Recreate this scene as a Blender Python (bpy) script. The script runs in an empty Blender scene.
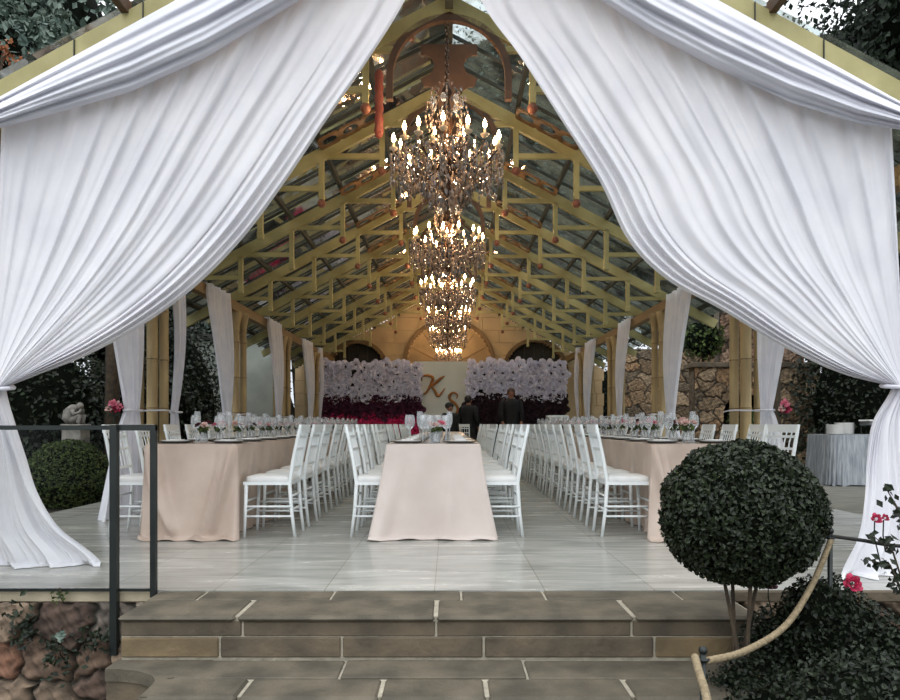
import bpy, math, random
import numpy as np
from mathutils import Vector, Matrix
PI = math.pi
sc = bpy.context.scene
C = sc.collection
random.seed(7)
RNG = np.random.default_rng(11)

# ------------------------------------------------------------------ camera
EYE = 0.92
cam_d = bpy.data.cameras.new('camera')
cam = bpy.data.objects.new('camera', cam_d); C.objects.link(cam)
cam.location = (0, 0, EYE); cam.rotation_euler = (PI/2, 0, 0)
cam_d.sensor_width = 36; cam_d.lens = 28
cam_d.shift_x = 1/900; cam_d.shift_y = 74/900
cam_d.clip_start = 0.05; cam_d.clip_end = 300
sc.camera = cam

# ------------------------------------------------------------------ world, exposure
w = bpy.data.worlds.new('overcast_sky'); sc.world = w; w.use_nodes = True
nt = w.node_tree; nt.nodes.clear()
tc = nt.nodes.new('ShaderNodeTexCoord'); sx = nt.nodes.new('ShaderNodeSeparateXYZ')
nt.links.new(tc.outputs['Generated'], sx.inputs[0])
rp = nt.nodes.new('ShaderNodeValToRGB')
e = rp.color_ramp.elements
e[0].position = 0.0; e[0].color = (0.42, 0.45, 0.48, 1)
e[1].position = 0.95; e[1].color = (1.42, 1.46, 1.52, 1)
nt.links.new(sx.outputs['Z'], rp.inputs[0])
bg = nt.nodes.new('ShaderNodeBackground'); bg.inputs['Strength'].default_value = 1.5
nt.links.new(rp.outputs[0], bg.inputs[0])
wo = nt.nodes.new('ShaderNodeOutputWorld'); nt.links.new(bg.outputs[0], wo.inputs[0])
vs = sc.view_settings
sc.display_settings.display_device = 'sRGB'
vs.view_transform = 'Standard'; vs.look = 'None'; vs.gamma = 1; vs.use_curve_mapping = False
vs.exposure = 0.32
# soft low sun through cloud from behind the camera
sd = bpy.data.lights.new('hazy_sun', 'SUN'); sd.energy = 0.5; sd.angle = math.radians(60); sd.color = (0.95, 0.97, 1.0)
so = bpy.data.objects.new('hazy_sun', sd); C.objects.link(so); so.rotation_euler = (math.radians(62), 0, math.radians(-8))
so.location = (0, -10, 10)
CHAND_W = 60.0

# ------------------------------------------------------------------ colours and materials
def lin(c):
    return tuple(((v/255)/12.92 if v/255 <= 0.04045 else ((v/255+0.055)/1.055)**2.4) for v in c)
MATS = {}
def mat(name, c1, c2=None, rough=0.6, scale=8, detail=4, bump=0.0, bscale=None, metal=0.0, stretch=(1,1,1),
        island=False, spec=0.5, transl=0.0, emit=None, estr=0.0, lo=0.35, hi=0.65, coat=0.0):
    m = bpy.data.materials.new(name); m.use_nodes = True
    n = m.node_tree.nodes; l = m.node_tree.links
    b = n['Principled BSDF']; out = n['Material Output']
    a = (*lin(c1), 1); z = (*lin(c2 if c2 else c1), 1)
    b.inputs['Base Color'].default_value = a
    b.inputs['Roughness'].default_value = rough
    b.inputs['Metallic'].default_value = metal
    b.inputs['Specular IOR Level'].default_value = spec
    b.inputs['Coat Weight'].default_value = coat
    tcn = n.new('ShaderNodeTexCoord'); mp = n.new('ShaderNodeMapping'); mp.inputs['Scale'].default_value = stretch
    l.new(tcn.outputs['Object'], mp.inputs[0])
    if c2:
        rmp = n.new('ShaderNodeValToRGB')
        rmp.color_ramp.elements[0].position = lo; rmp.color_ramp.elements[0].color = a
        rmp.color_ramp.elements[1].position = hi; rmp.color_ramp.elements[1].color = z
        if island:
            g = n.new('ShaderNodeNewGeometry'); l.new(g.outputs['Random Per Island'], rmp.inputs[0])
            rmp.color_ramp.elements[0].position = 0; rmp.color_ramp.elements[1].position = 1
        else:
            t = n.new('ShaderNodeTexNoise'); t.inputs['Scale'].default_value = scale; t.inputs['Detail'].default_value = detail
            l.new(mp.outputs[0], t.inputs['Vector']); l.new(t.outputs['Fac'], rmp.inputs[0])
        l.new(rmp.outputs[0], b.inputs['Base Color'])
    if bump:
        t2 = n.new('ShaderNodeTexNoise'); t2.inputs['Scale'].default_value = bscale or scale*3; t2.inputs['Detail'].default_value = 5
        l.new(mp.outputs[0], t2.inputs['Vector'])
        bp = n.new('ShaderNodeBump'); bp.inputs['Strength'].default_value = bump; bp.inputs['Distance'].default_value = 0.02
        l.new(t2.outputs['Fac'], bp.inputs['Height']); l.new(bp.outputs[0], b.inputs['Normal'])
    if transl:
        tr = n.new('ShaderNodeBsdfTranslucent'); mx = n.new('ShaderNodeMixShader'); mx.inputs[0].default_value = transl
        tr.inputs[0].default_value = z
        if c2: l.new(rmp.outputs[0], tr.inputs[0])
        l.new(b.outputs[0], mx.inputs[1]); l.new(tr.outputs[0], mx.inputs[2]); l.new(mx.outputs[0], out.inputs[0])
    if emit:
        b.inputs['Emission Color'].default_value = (*lin(emit), 1); b.inputs['Emission Strength'].default_value = estr
    MATS[name] = m
    return m

mat('curtain', (226,226,232), (236,236,240), rough=0.9, scale=3, transl=0.22, spec=0.1, bump=0.05, bscale=120)
mat('swag', (220,220,228), (232,232,238), rough=0.9, scale=3, transl=0.15, spec=0.1)
mat('drape', (228,230,238), (238,238,244), rough=0.9, scale=5, transl=0.3, spec=0.1)
mat('blush', (190,170,156), (210,192,178), rough=0.55, scale=2.5, spec=0.35, transl=0.1, bump=0.08, bscale=60)
mat('blush_pale', (204,190,182), (216,204,196), rough=0.55, scale=2.5, spec=0.35, transl=0.1, bump=0.08, bscale=60)
mat('grey_cloth', (120,126,132), (158,164,168), rough=0.5, scale=6, spec=0.4, stretch=(6,6,0.7), bump=0.3, bscale=10)
mat('chair_white', (222,228,228), (232,236,236), rough=0.35, scale=6, spec=0.5)
mat('cushion', (214,214,212), (226,226,224), rough=0.85, scale=6)
mat('olive', (146,138,88), (176,167,116), rough=0.6, scale=4, bump=0.15, lo=0.3, hi=0.7)
mat('olive_dark', (112,104,62), (140,128,78), rough=0.6, scale=4)
mat('iron_brown', (72,54,42), (94,68,50), rough=0.6, scale=6)
mat('board_brown', (96,70,44), (128,94,56), rough=0.6, scale=9)
mat('finial', (120,72,54), (140,86,60), rough=0.45, scale=9)
mat('timber', (112,90,56), (142,116,76), rough=0.6, scale=6, stretch=(1,8,8))
mat('column', (134,116,82), (180,158,114), rough=0.65, scale=3, bump=0.2, stretch=(3,3,0.6), lo=0.3, hi=0.7)
mat('column_band', (74,58,36), (98,78,50), rough=0.7, scale=5)
mat('steel', (24,29,28), (34,40,38), rough=0.4, scale=5, metal=0.3)
mat('purlin', (44,48,44), (60,62,54), rough=0.6, scale=5)
mat('soil', (34,30,26), (54,46,38), rough=0.95, scale=20, bump=0.6)
mat('ground', (44,48,40), (64,64,56), rough=0.95, scale=6, bump=0.4)
mat('paving', (96,94,86), (124,122,112), rough=0.55, scale=3, bump=0.1, stretch=(1,3,1))
mat('coping', (150,140,118), (172,160,136), rough=0.8, scale=6, bump=0.3)
mat('mortar', (150,144,128), (172,164,146), rough=0.9, scale=20, bump=0.4)
mat('tread', (70,65,54), (100,92,77), rough=0.75, scale=5, bump=0.3, bscale=40)
mat('riser_tan', (98,84,62), (128,110,80), rough=0.8, scale=5, bump=0.35, bscale=30)
mat('riser_brown', (74,66,54), (102,90,72), rough=0.8, scale=5, bump=0.35, bscale=30)
mat('wall_tan', (152,130,96), (184,160,122), rough=0.85, scale=1.3, bump=0.2, lo=0.3, hi=0.7)
mat('wall_joint', (96,76,50), (110,88,58), rough=0.9, scale=5)
mat('niche', (116,98,70), (146,124,90), rough=0.85, scale=2)
mat('dark_door', (34,34,30), (46,44,38), rough=0.7, scale=4)  # flat dark colour painted in for the depth of open arches
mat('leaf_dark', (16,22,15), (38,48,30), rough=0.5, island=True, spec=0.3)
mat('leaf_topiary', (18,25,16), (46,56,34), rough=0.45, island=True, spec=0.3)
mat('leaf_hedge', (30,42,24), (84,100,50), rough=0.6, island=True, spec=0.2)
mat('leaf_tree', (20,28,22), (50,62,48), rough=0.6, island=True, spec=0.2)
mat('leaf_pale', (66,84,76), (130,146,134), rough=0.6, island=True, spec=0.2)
mat('leaf_red', (112,66,46), (172,112,74), rough=0.6, island=True, spec=0.2)
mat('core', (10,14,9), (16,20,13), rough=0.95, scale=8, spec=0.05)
mat('bark', (52,44,34), (78,66,50), rough=0.9, scale=12, bump=0.5)
mat('rose_red', (150,26,58), (196,52,92), rough=0.5, island=True)
mat('rose_pink', (196,96,120), (226,140,156), rough=0.5, island=True)
mat('rose_burgundy', (58,20,32), (96,34,50), rough=0.5, island=True)
mat('rose_blush', (206,168,160), (226,196,188), rough=0.5, island=True)
mat('paper_white', (212,210,228), (240,239,248), rough=0.8, island=True, transl=0.15)
mat('paper_plum', (58,22,44), (92,34,66), rough=0.8, island=True)
mat('paper_dark', (34,18,26), (56,26,40), rough=0.8, island=True)
mat('paper_pink', (196,30,92), (240,70,130), rough=0.8, island=True)
mat('panel_white', (206,210,200), (216,219,210), rough=0.6, scale=2)
mat('gold', (150,94,44), (176,116,60), rough=0.35, scale=8, metal=0.6)
mat('rope', (126,112,86), (154,138,110), rough=0.9, scale=60, bump=0.4)
mat('dark_rope', (34,34,30), rough=0.8)
mat('statue', (104,102,96), (134,130,122), rough=0.85, scale=12, bump=0.4)
mat('skin', (150,104,80), rough=0.5)
mat('hair', (24,20,18), rough=0.6)
mat('hair_brown', (74,52,38), rough=0.6)
mat('black_cloth', (13,13,15), (19,19,21), rough=0.8, scale=8)
mat('crystal', (30,27,26), (168,146,126), rough=0.07, island=True, spec=1.0, coat=0.8, lo=0, hi=1)
mat('chand_metal', (60,44,34), (96,70,50), rough=0.25, scale=20, metal=0.7)
mat('candle', (210,190,160), rough=0.5)
mat('bulb', (255,240,220), rough=0.4, emit=(255,206,150), estr=55)
mat('porcelain', (222,222,218), rough=0.2)
mat('charger', (96,92,88), rough=0.25, metal=0.4)
mat('napkin', (224,222,220), rough=0.9)
mat('pale_plaster', (140,146,138), (158,162,152), rough=0.85, scale=2)
mat('metal_grey', (120,122,124), rough=0.3, metal=0.8)

def glassy(name, tint, alpha, rough=0.03, dirt_or_sheen=None, dscale=3.0, dfac=0.0, dl=0.45, dh=0.75):
    m = bpy.data.materials.new(name); m.use_nodes = True
    n = m.node_tree.nodes; l = m.node_tree.links; n.clear()
    out = n.new('ShaderNodeOutputMaterial')
    tr = n.new('ShaderNodeBsdfTransparent'); tr.inputs[0].default_value = (*tint, 1)
    gl = n.new('ShaderNodeBsdfGlossy'); gl.inputs['Roughness'].default_value = rough
    gl.inputs[0].default_value = (0.9, 0.92, 0.95, 1)
    fr = n.new('ShaderNodeFresnel'); fr.inputs[0].default_value = 1.45
    ad = n.new('ShaderNodeMath'); ad.operation = 'ADD'; ad.inputs[1].default_value = alpha
    l.new(fr.outputs[0], ad.inputs[0])
    mx = n.new('ShaderNodeMixShader'); l.new(ad.outputs[0], mx.inputs[0]); l.new(tr.outputs[0], mx.inputs[1]); l.new(gl.outputs[0], mx.inputs[2])
    last = mx
    if dirt_or_sheen:
        t = n.new('ShaderNodeTexNoise'); t.inputs['Scale'].default_value = dscale; t.inputs['Detail'].default_value = 8; t.inputs['Roughness'].default_value = 0.65
        tcn = n.new('ShaderNodeTexCoord'); l.new(tcn.outputs['Object'], t.inputs['Vector'])
        mr = n.new('ShaderNodeMapRange'); mr.inputs[1].default_value = dl; mr.inputs[2].default_value = dh; mr.inputs[3].default_value = 0.04; mr.inputs[4].default_value = dfac
        l.new(t.outputs['Fac'], mr.inputs[0])
        df = n.new('ShaderNodeBsdfTranslucent'); df.inputs[0].default_value = (*lin(dirt_or_sheen), 1)
        d2 = n.new('ShaderNodeBsdfDiffuse'); d2.inputs[0].default_value = (*lin(dirt_or_sheen), 1)
        m2 = n.new('ShaderNodeMixShader'); m2.inputs[0].default_value = 0.5
        l.new(df.outputs[0], m2.inputs[1]); l.new(d2.outputs[0], m2.inputs[2])
        m3 = n.new('ShaderNodeMixShader'); l.new(mr.outputs[0], m3.inputs[0]); l.new(mx.outputs[0], m3.inputs[1]); l.new(m2.outputs[0], m3.inputs[2])
        last = m3
    l.new(last.outputs[0], out.inputs[0])
    MATS[name] = m
glassy('wine_glass', (0.97, 0.98, 0.98), 0.06, rough=0.08, dirt_or_sheen=(240,244,246), dscale=0.5, dfac=0.22, dl=0.0, dh=0.3)  # white diffuse share paints in the bright sheen of the glasses
glassy('panel_glass', (0.985, 0.99, 0.985), -0.036)
glassy('roof_glass', (0.74, 0.78, 0.77), 0.0, rough=0.05, dirt_or_sheen=(120,124,112), dscale=2.6, dfac=0.8, dl=0.42, dh=0.72)

# marble floor
def marble():
    m = bpy.data.materials.new('marble_floor'); m.use_nodes = True
    n = m.node_tree.nodes; l = m.node_tree.links; b = n['Principled BSDF']
    tcn = n.new('ShaderNodeTexCoord')
    mp = n.new('ShaderNodeMapping'); mp.inputs['Scale'].default_value = (0.9, 5.0, 1); l.new(tcn.outputs['Object'], mp.inputs[0])
    t = n.new('ShaderNodeTexNoise'); t.inputs['Scale'].default_value = 1.6; t.inputs['Detail'].default_value = 8; t.inputs['Roughness'].default_value = 0.6; t.inputs['Distortion'].default_value = 0.6
    l.new(mp.outputs[0], t.inputs['Vector'])
    r = n.new('ShaderNodeValToRGB'); r.color_ramp.elements[0].position = 0.32; r.color_ramp.elements[1].position = 0.66
    r.color_ramp.elements[0].color = (*lin((140,140,134)), 1); r.color_ramp.elements[1].color = (*lin((188,187,180)), 1)
    l.new(t.outputs['Fac'], r.inputs[0])
    br = n.new('ShaderNodeTexBrick'); br.offset = 0; br.inputs['Scale'].default_value = 1
    br.inputs['Brick Width'].default_value = 0.61; br.inputs['Row Height'].default_value = 0.61; br.inputs['Mortar Size'].default_value = 0.003
    br.inputs['Color1'].default_value = (1,1,1,1); br.inputs['Color2'].default_value = (0.86,0.86,0.86,1); br.inputs['Mortar'].default_value = (0.55,0.54,0.5,1)
    mp2 = n.new('ShaderNodeMapping'); mp2.inputs['Location'].default_value = (0.08, 0.35, 0); l.new(tcn.outputs['Object'], mp2.inputs[0]); l.new(mp2.outputs[0], br.inputs['Vector'])
    mu = n.new('ShaderNodeMix'); mu.data_type = 'RGBA'; mu.blend_type = 'MULTIPLY'; mu.inputs[0].default_value = 1
    l.new(r.outputs[0], mu.inputs[6]); l.new(br.outputs[0], mu.inputs[7]); l.new(mu.outputs[2], b.inputs['Base Color'])
    rr = n.new('ShaderNodeMapRange'); rr.inputs[3].default_value = 0.16; rr.inputs[4].default_value = 0.34; l.new(t.outputs['Fac'], rr.inputs[0]); l.new(rr.outputs[0], b.inputs['Roughness'])
    b.inputs['Specular IOR Level'].default_value = 0.6
    MATS['marble'] = m
marble()

def stone_attr(name, rough=0.9):      # per-stone colour kept in the mesh, with grain on top
    m = bpy.data.materials.new(name); m.use_nodes = True
    n = m.node_tree.nodes; l = m.node_tree.links; b = n['Principled BSDF']; b.inputs['Roughness'].default_value = rough
    at = n.new('ShaderNodeAttribute'); at.attribute_name = 'stone'
    t = n.new('ShaderNodeTexNoise'); t.inputs['Scale'].default_value = 14; t.inputs['Detail'].default_value = 8
    tcn = n.new('ShaderNodeTexCoord'); l.new(tcn.outputs['Object'], t.inputs['Vector'])
    mr = n.new('ShaderNodeMapRange'); mr.inputs[1].default_value = 0.3; mr.inputs[2].default_value = 0.7; mr.inputs[3].default_value = 0.35; mr.inputs[4].default_value = 1.75
    l.new(t.outputs['Fac'], mr.inputs[0])
    mu = n.new('ShaderNodeVectorMath'); mu.operation = 'SCALE'; l.new(at.outputs['Color'], mu.inputs[0]); l.new(mr.outputs[0], mu.inputs['Scale'])
    l.new(mu.outputs[0], b.inputs['Base Color'])
    bp = n.new('ShaderNodeBump'); bp.inputs['Strength'].default_value = 0.6; bp.inputs['Distance'].default_value = 0.015
    l.new(t.outputs['Fac'], bp.inputs['Height']); l.new(bp.outputs[0], b.inputs['Normal'])
    MATS[name] = m
stone_attr('rubble')

# ------------------------------------------------------------------ mesh helpers
class MB:
    def __init__(s): s.v = []; s.f = []
    def add(s, vs_, fs_):
        k = len(s.v); s.v.extend([tuple(p) for p in vs_]); s.f.extend([tuple(i+k for i in f) for f in fs_]); return s
    def box(s, x0, x1, y0, y1, z0, z1, bev=0.0):
        if bev <= 0:
            vs_ = [(x,y,z) for x in (x0,x1) for y in (y0,y1) for z in (z0,z1)]
            return s.add(vs_, [(0,1,3,2),(4,6,7,5),(0,4,5,1),(2,3,7,6),(0,2,6,4),(1,5,7,3)])
        b = bev; vs_ = []; fs_ = []
        idx = {}
        for i,x in enumerate((x0,x1)):
            for j,y in enumerate((y0,y1)):
                for k,z in enumerate((z0,z1)):
                    dx = b if i==0 else -b; dy = b if j==0 else -b; dz = b if k==0 else -b
                    for a,p in enumerate(((x,y+dy,z+dz),(x+dx,y,z+dz),(x+dx,y+dy,z))):
                        idx[i,j,k,a] = len(vs_); vs_.append(p)
        I = idx
        for i in (0,1): fs_.append([I[i,0,0,0],I[i,1,0,0],I[i,1,1,0],I[i,0,1,0]])
        for j in (0,1): fs_.append([I[0,j,0,1],I[1,j,0,1],I[1,j,1,1],I[0,j,1,1]])
        for k in (0,1): fs_.append([I[0,0,k,2],I[1,0,k,2],I[1,1,k,2],I[0,1,k,2]])
        for i in (0,1):
            for j in (0,1): fs_.append([I[i,j,0,0],I[i,j,1,0],I[i,j,1,1],I[i,j,0,1]])
            for k in (0,1): fs_.append([I[i,0,k,0],I[i,1,k,0],I[i,1,k,2],I[i,0,k,2]])
        for j in (0,1):
            for k in (0,1): fs_.append([I[0,j,k,1],I[1,j,k,1],I[1,j,k,2],I[0,j,k,2]])
        for i in (0,1):
            for j in (0,1):
                for k in (0,1): fs_.append([I[i,j,k,0],I[i,j,k,1],I[i,j,k,2]])
        return s.add(vs_, fs_)
    def beam(s, a, b, w_, h_, up=(0,0,1)):
        a = Vector(a); b = Vector(b); d = (b-a).normalized(); u = Vector(up)
        sd_ = d.cross(u).normalized(); u = sd_.cross(d).normalized()
        vs_ = []
        for p in (a, b):
            for i,j in ((-1,-1),(1,-1),(1,1),(-1,1)): vs_.append(p + sd_*i*w_/2 + u*j*h_/2)
        return s.add(vs_, [(0,1,2,3),(7,6,5,4),(0,4,5,1),(1,5,6,2),(2,6,7,3),(3,7,4,0)])
    def tube(s, pts, r, n=8, cap=True):
        pts = [Vector(p) for p in pts]; m_ = len(pts)
        rs = r if isinstance(r, (list,tuple)) else [r]*m_
        prev = None; vs_ = []; fs_ = []
        for i,p in enumerate(pts):
            t = (pts[min(i+1,m_-1)] - pts[max(i-1,0)]).normalized()
            if prev is None:
                a = Vector((0,0,1)) if abs(t.z) < 0.9 else Vector((1,0,0))
                nx = t.cross(a).normalized()
            else:
                nx = (prev - t*prev.dot(t)).normalized()
            prev = nx; ny = t.cross(nx)
            for k in range(n):
                a = 2*PI*k/n; vs_.append(p + nx*math.cos(a)*rs[i] + ny*math.sin(a)*rs[i])
        for i in range(m_-1):
            for k in range(n): fs_.append((i*n+k, i*n+(k+1)%n, (i+1)*n+(k+1)%n, (i+1)*n+k))
        if cap: fs_.append(tuple(range(n))[::-1]); fs_.append(tuple((m_-1)*n+k for k in range(n)))
        return s.add(vs_, fs_)
    def lathe(s, prof, c=(0,0,0), n=16, cap=True):
        vs_ = []; fs_ = []
        for r,z in prof:
            for k in range(n):
                a = 2*PI*k/n; vs_.append((c[0]+r*math.cos(a), c[1]+r*math.sin(a), c[2]+z))
        m_ = len(prof)
        for i in range(m_-1):
            for k in range(n): fs_.append((i*n+k, i*n+(k+1)%n, (i+1)*n+(k+1)%n, (i+1)*n+k))
        if cap: fs_.append(tuple(range(n))[::-1]); fs_.append(tuple((m_-1)*n+k for k in range(n)))
        return s.add(vs_, fs_)
    def ball(s, c, r, n=10, sz=1.0):
        m_ = max(4, n//2+1)
        return s.lathe([(max(1e-4, r*math.sin(PI*i/m_)), -r*sz*math.cos(PI*i/m_)) for i in range(m_+1)], c, n, cap=False)
    def prism(s, poly, z0, z1):           # poly in XY, extruded in z
        n = len(poly); vs_ = [(x,y,z0) for x,y in poly] + [(x,y,z1) for x,y in poly]
        return s.add(vs_, [tuple(range(n))[::-1], tuple(range(n,2*n))] + [(i,(i+1)%n,n+(i+1)%n,n+i) for i in range(n)])
    def plate(s, poly, y0, y1):           # poly in XZ, extruded in y
        n = len(poly); vs_ = [(x,y0,z) for x,z in poly] + [(x,y1,z) for x,z in poly]
        return s.add(vs_, [tuple(range(n)), tuple(range(n,2*n))[::-1]] + [(i,n+i,n+(i+1)%n,(i+1)%n) for i in range(n)])
    def grid(s, P):                        # P: list of rows of points
        R = len(P); K = len(P[0]); vs_ = [p for row in P for p in row]
        return s.add(vs_, [(i*K+j, i*K+j+1, (i+1)*K+j+1, (i+1)*K+j) for i in range(R-1) for j in range(K-1)])
    def build(s, name, m, parent=None, smooth=False, loc=None):
        me = bpy.data.meshes.new(name); me.from_pydata(s.v, [], s.f); me.update()
        if smooth:
            me.polygons.foreach_set('use_smooth', [True]*len(me.polygons))
        me.materials.append(MATS[m] if isinstance(m, str) else m)
        o = bpy.data.objects.new(name, me); C.objects.link(o)
        if parent: o.parent = parent
        if loc: o.location = loc
        return o
def tag(o, label=None, cat=None, group=None, kind=None):
    if label: o['label'] = label
    if cat: o['category'] = cat
    if group: o['group'] = group
    if kind: o['kind'] = kind
    return o
def thing(name, loc, label, cat, group=None, rz=0):
    o = bpy.data.objects.new(name, None); C.objects.link(o); o.empty_display_size = 0.1
    o.location = loc; o.rotation_euler = (0,0,rz)
    return tag(o, label, cat, group)
def struct(o, label=None): return tag(o, label, None, None, 'structure')
def kids(o): return [c for c in C.objects if c.parent is o]
_kid_cache = {}
def tree_copy(o, parent=None):
    c = o.copy(); C.objects.link(c)
    if parent: c.parent = parent
    if o.name not in _kid_cache: _kid_cache[o.name] = list(o.children)
    for k in _kid_cache[o.name]: tree_copy(k, c)
    return c
def P(px, py, d): return Vector(((px-449)/700*d, d, EYE-(py-424)/700*d))
ORD = ['nearest','second','third','fourth','fifth','sixth','seventh','eighth','ninth','tenth','eleventh','twelfth','thirteenth','fourteenth','farthest']
def ordw(i, n): return 'farthest' if i == n-1 else ORD[i]

def leaves(mb, pts, nrm, size, rs=0.7, jit=0.6):
    n = len(pts); a = RNG.normal(size=(n,3)); nn = nrm + jit*RNG.normal(size=(n,3)); nn /= np.linalg.norm(nn, axis=1)[:,None]
    t = np.cross(nn, a); t /= np.linalg.norm(t, axis=1)[:,None]; b = np.cross(nn, t)
    L = size*(rs + (1.4-rs)*RNG.random(n))[:,None]; W = L*0.32
    base = pts - t*L*0.5; tip = pts + t*L*0.5
    l_ = pts + b*W + nn*L*0.10; r_ = pts - b*W + nn*L*0.10
    V = np.stack([base, r_, tip, l_], 1).reshape(-1,3)
    k = len(mb.v); mb.v.extend(map(tuple, V.tolist()))
    mb.f.extend([(k+4*i, k+4*i+1, k+4*i+2, k+4*i+3) for i in range(n)])
def shell(n, c, r, thick=0.15, zmin=-1.0):
    d = RNG.normal(size=(n*2,3)); d /= np.linalg.norm(d, axis=1)[:,None]; d = d[d[:,2] > zmin][:n]
    m_ = len(d); rr = 1 - thick*RNG.random(m_)
    lump = 1 + 0.02*np.sin(d[:,0]*9+d[:,2]*7)
    return np.array(c) + d*np.array(r)*(rr*lump)[:,None], d
def blob_core(mb, c, r, n=14):
    mb.lathe([(max(1e-4, math.sin(PI*i/10)), -math.cos(PI*i/10)) for i in range(11)], (0,0,0), n, cap=False)
    k = len(mb.v) - 11*n
    for i in range(k, len(mb.v)):
        x,y,z = mb.v[i]; mb.v[i] = (c[0]+x*r[0], c[1]+y*r[1], c[2]+z*r[2])

def rosette(mb, c, r, n=14, axis=(0,-1,0), flat=0.6, petals_size=0.75):
    ax = Vector(axis).normalized(); q = Vector((0,0,1)).rotation_difference(ax)
    for i in range(n):
        f = i/n; a = i*2.399; tilt = 0.15 + 1.15*f
        L = r*(0.45+0.55*f)*petals_size; Wd = L*1.05
        rad = r*0.12 + r*0.35*f
        o = Vector((rad*math.cos(a), rad*math.sin(a), flat*r*(0.5-0.5*f)))
        out = Vector((math.cos(a)*math.sin(tilt), math.sin(a)*math.sin(tilt), math.cos(tilt)))
        sd_ = Vector((-math.sin(a), math.cos(a), 0)); nrm = out.cross(sd_)
        pts = []
        for u,vv,cu in ((0,-.35,0),(0,.35,0),(.55,.55,.12),(1,.3,.0),(1.08,0,-.06),(1,-.3,.0),(.55,-.55,.12)):
            p = o + out*L*u + sd_*Wd*vv - nrm*L*cu
            pts.append(Vector(c) + q @ p)
        ctr = Vector(c) + q @ (o + out*L*0.55 + nrm*L*0.10)
        k = len(mb.v); mb.v.extend([tuple(p) for p in pts] + [tuple(ctr)])
        mb.f.extend([(k+j, k+(j+1)%7, k+7) for j in range(7)])

# ================================================================== STRUCTURE
FE = 3.88       # depth of the floor's front edge
def make_floor():
    m = MB(); m.box(-4.12, 4.18, FE, 23.0, -0.06, 0.0)
    struct(m.build('floor', 'marble'))
    m = MB(); m.box(4.18, 14, 5.2, 26, -0.12, -0.012); struct(m.build('floor_terrace', 'paving'))
    m = MB(); m.box(-30, -4.12, FE+0.3, 40, -0.5, -0.08); m.box(14, 30, FE+0.3, 40, -0.5, -0.08)
    m.box(4.18, 14, FE+0.2, 5.2, -0.5, -0.1)
    m.box(-4.12, 14, 26, 40, -0.5, -0.08)
    struct(m.build('floor_garden', 'soil'))
    m = MB(); m.box(-40, 40, -12, FE+0.5, -1.0, -0.84); struct(m.build('floor_lower_ground', 'ground'))
make_floor()

def rubble_wall(name, x0, x1, z0, z1, y, cell, seed, pal, bulge=0.05, arch=None, depth=0.3, aspect=1.5):
    r = np.random.default_rng(seed)
    pts = []
    nx = max(2, int((x1-x0)/(cell*aspect))); nz = max(2, int((z1-z0)/cell))
    for j in range(-1, nz+2):
        for i in range(-1, nx+2):
            pts.append((x0+(i+0.5+0.5*(j%2)+r.uniform(-.42,.42))*(x1-x0)/nx, z0+(j+0.5+r.uniform(-.40,.40))*(z1-z0)/nz))
    pts = np.array(pts); cols = r.integers(0, len(pal), len(pts)); val = r.uniform(0.75,1.2,len(pts)); bul = r.uniform(0.4,1.3,len(pts))
    K = int(min(420, (x1-x0)/cell*26)); R = int(min(300, (z1-z0)/cell*26))
    X, Z = np.meshgrid(np.linspace(x0,x1,K), np.linspace(z0,z1,R))
    wx = X + cell*(0.10*np.sin(Z/cell*4.1+1)+0.05*np.sin(X/cell*7)+0.04*np.sin(Z/cell*13+X/cell*5)); wz = Z + cell*(0.12*np.sin(X/cell*3.3)+0.05*np.sin(X/cell*11+Z/cell*6))
    D = np.sqrt(((wx[...,None]-pts[:,0])/aspect)**2 + (wz[...,None]-pts[:,1])**2)
    srt = np.sort(D, -1); near = D.argmin(-1)
    edge = np.clip((srt[...,1]-srt[...,0])/(cell*0.30), 0, 1)
    h = bulge*bul[near]*(1-(1-edge)**2.2) + (0.005*np.sin(X*60+Z*35)+0.004*np.sin(X*31-Z*83+2)+0.003*np.sin(X*140+Z*95))*edge
    col = np.array([lin(p) for p in pal])[cols[near]]*val[near][...,None]
    mort_dark = np.array(lin((44,42,36))); e_ = np.clip(edge*2.2,0,1)[...,None]  # crevice darkness put into the mortar colour between the stones
    col = col*e_ + mort_dark*(1-e_)
    keep = np.ones_like(X, bool)
    if arch is not None:
        ax, az, ar = arch; keep = ~(((np.abs(X-ax) < ar) & (Z < az)) | (((X-ax)**2+(Z-az)**2) < ar**2))
    Y = y - h
    me = bpy.data.meshes.new(name); V = np.stack([X,Y,Z],-1).reshape(-1,3)
    F = []
    for i in range(R-1):
        for j in range(K-1):
            if keep[i,j] and keep[i+1,j] and keep[i,j+1] and keep[i+1,j+1]:
                F.append((i*K+j, i*K+j+1, (i+1)*K+j+1, (i+1)*K+j))
    V = V.tolist(); n0 = len(V)
    V += [(x0,y,z0),(x1,y,z0),(x1,y,z1),(x0,y,z1),(x0,y+depth,z0),(x1,y+depth,z0),(x1,y+depth,z1),(x0,y+depth,z1)]
    F += [tuple(n0+i for i in f) for f in ((3,2,6,7),(0,4,5,1),(0,3,7,4),(1,5,6,2),(4,7,6,5))]
    me.from_pydata(V, [], F); me.update()
    at = me.color_attributes.new('stone', 'FLOAT_COLOR', 'POINT')
    full = np.concatenate([np.concatenate([col.reshape(-1,3), np.ones((R*K,1))],1), np.tile([*lin((90,80,66)),1],(8,1))])
    at.data.foreach_set('color', full.ravel())
    me.materials.append(MATS['rubble'])
    o = bpy.data.objects.new(name, me); C.objects.link(o)
    return struct(o)
rubble_wall('wall_retaining_left', -4.5, -1.62, -0.86, -0.06, 3.90, 0.19, 5,
            [(98,80,66),(112,96,80),(84,68,58),(116,84,66),(92,84,76),(128,116,102),(76,64,56)], bulge=0.07)
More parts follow.
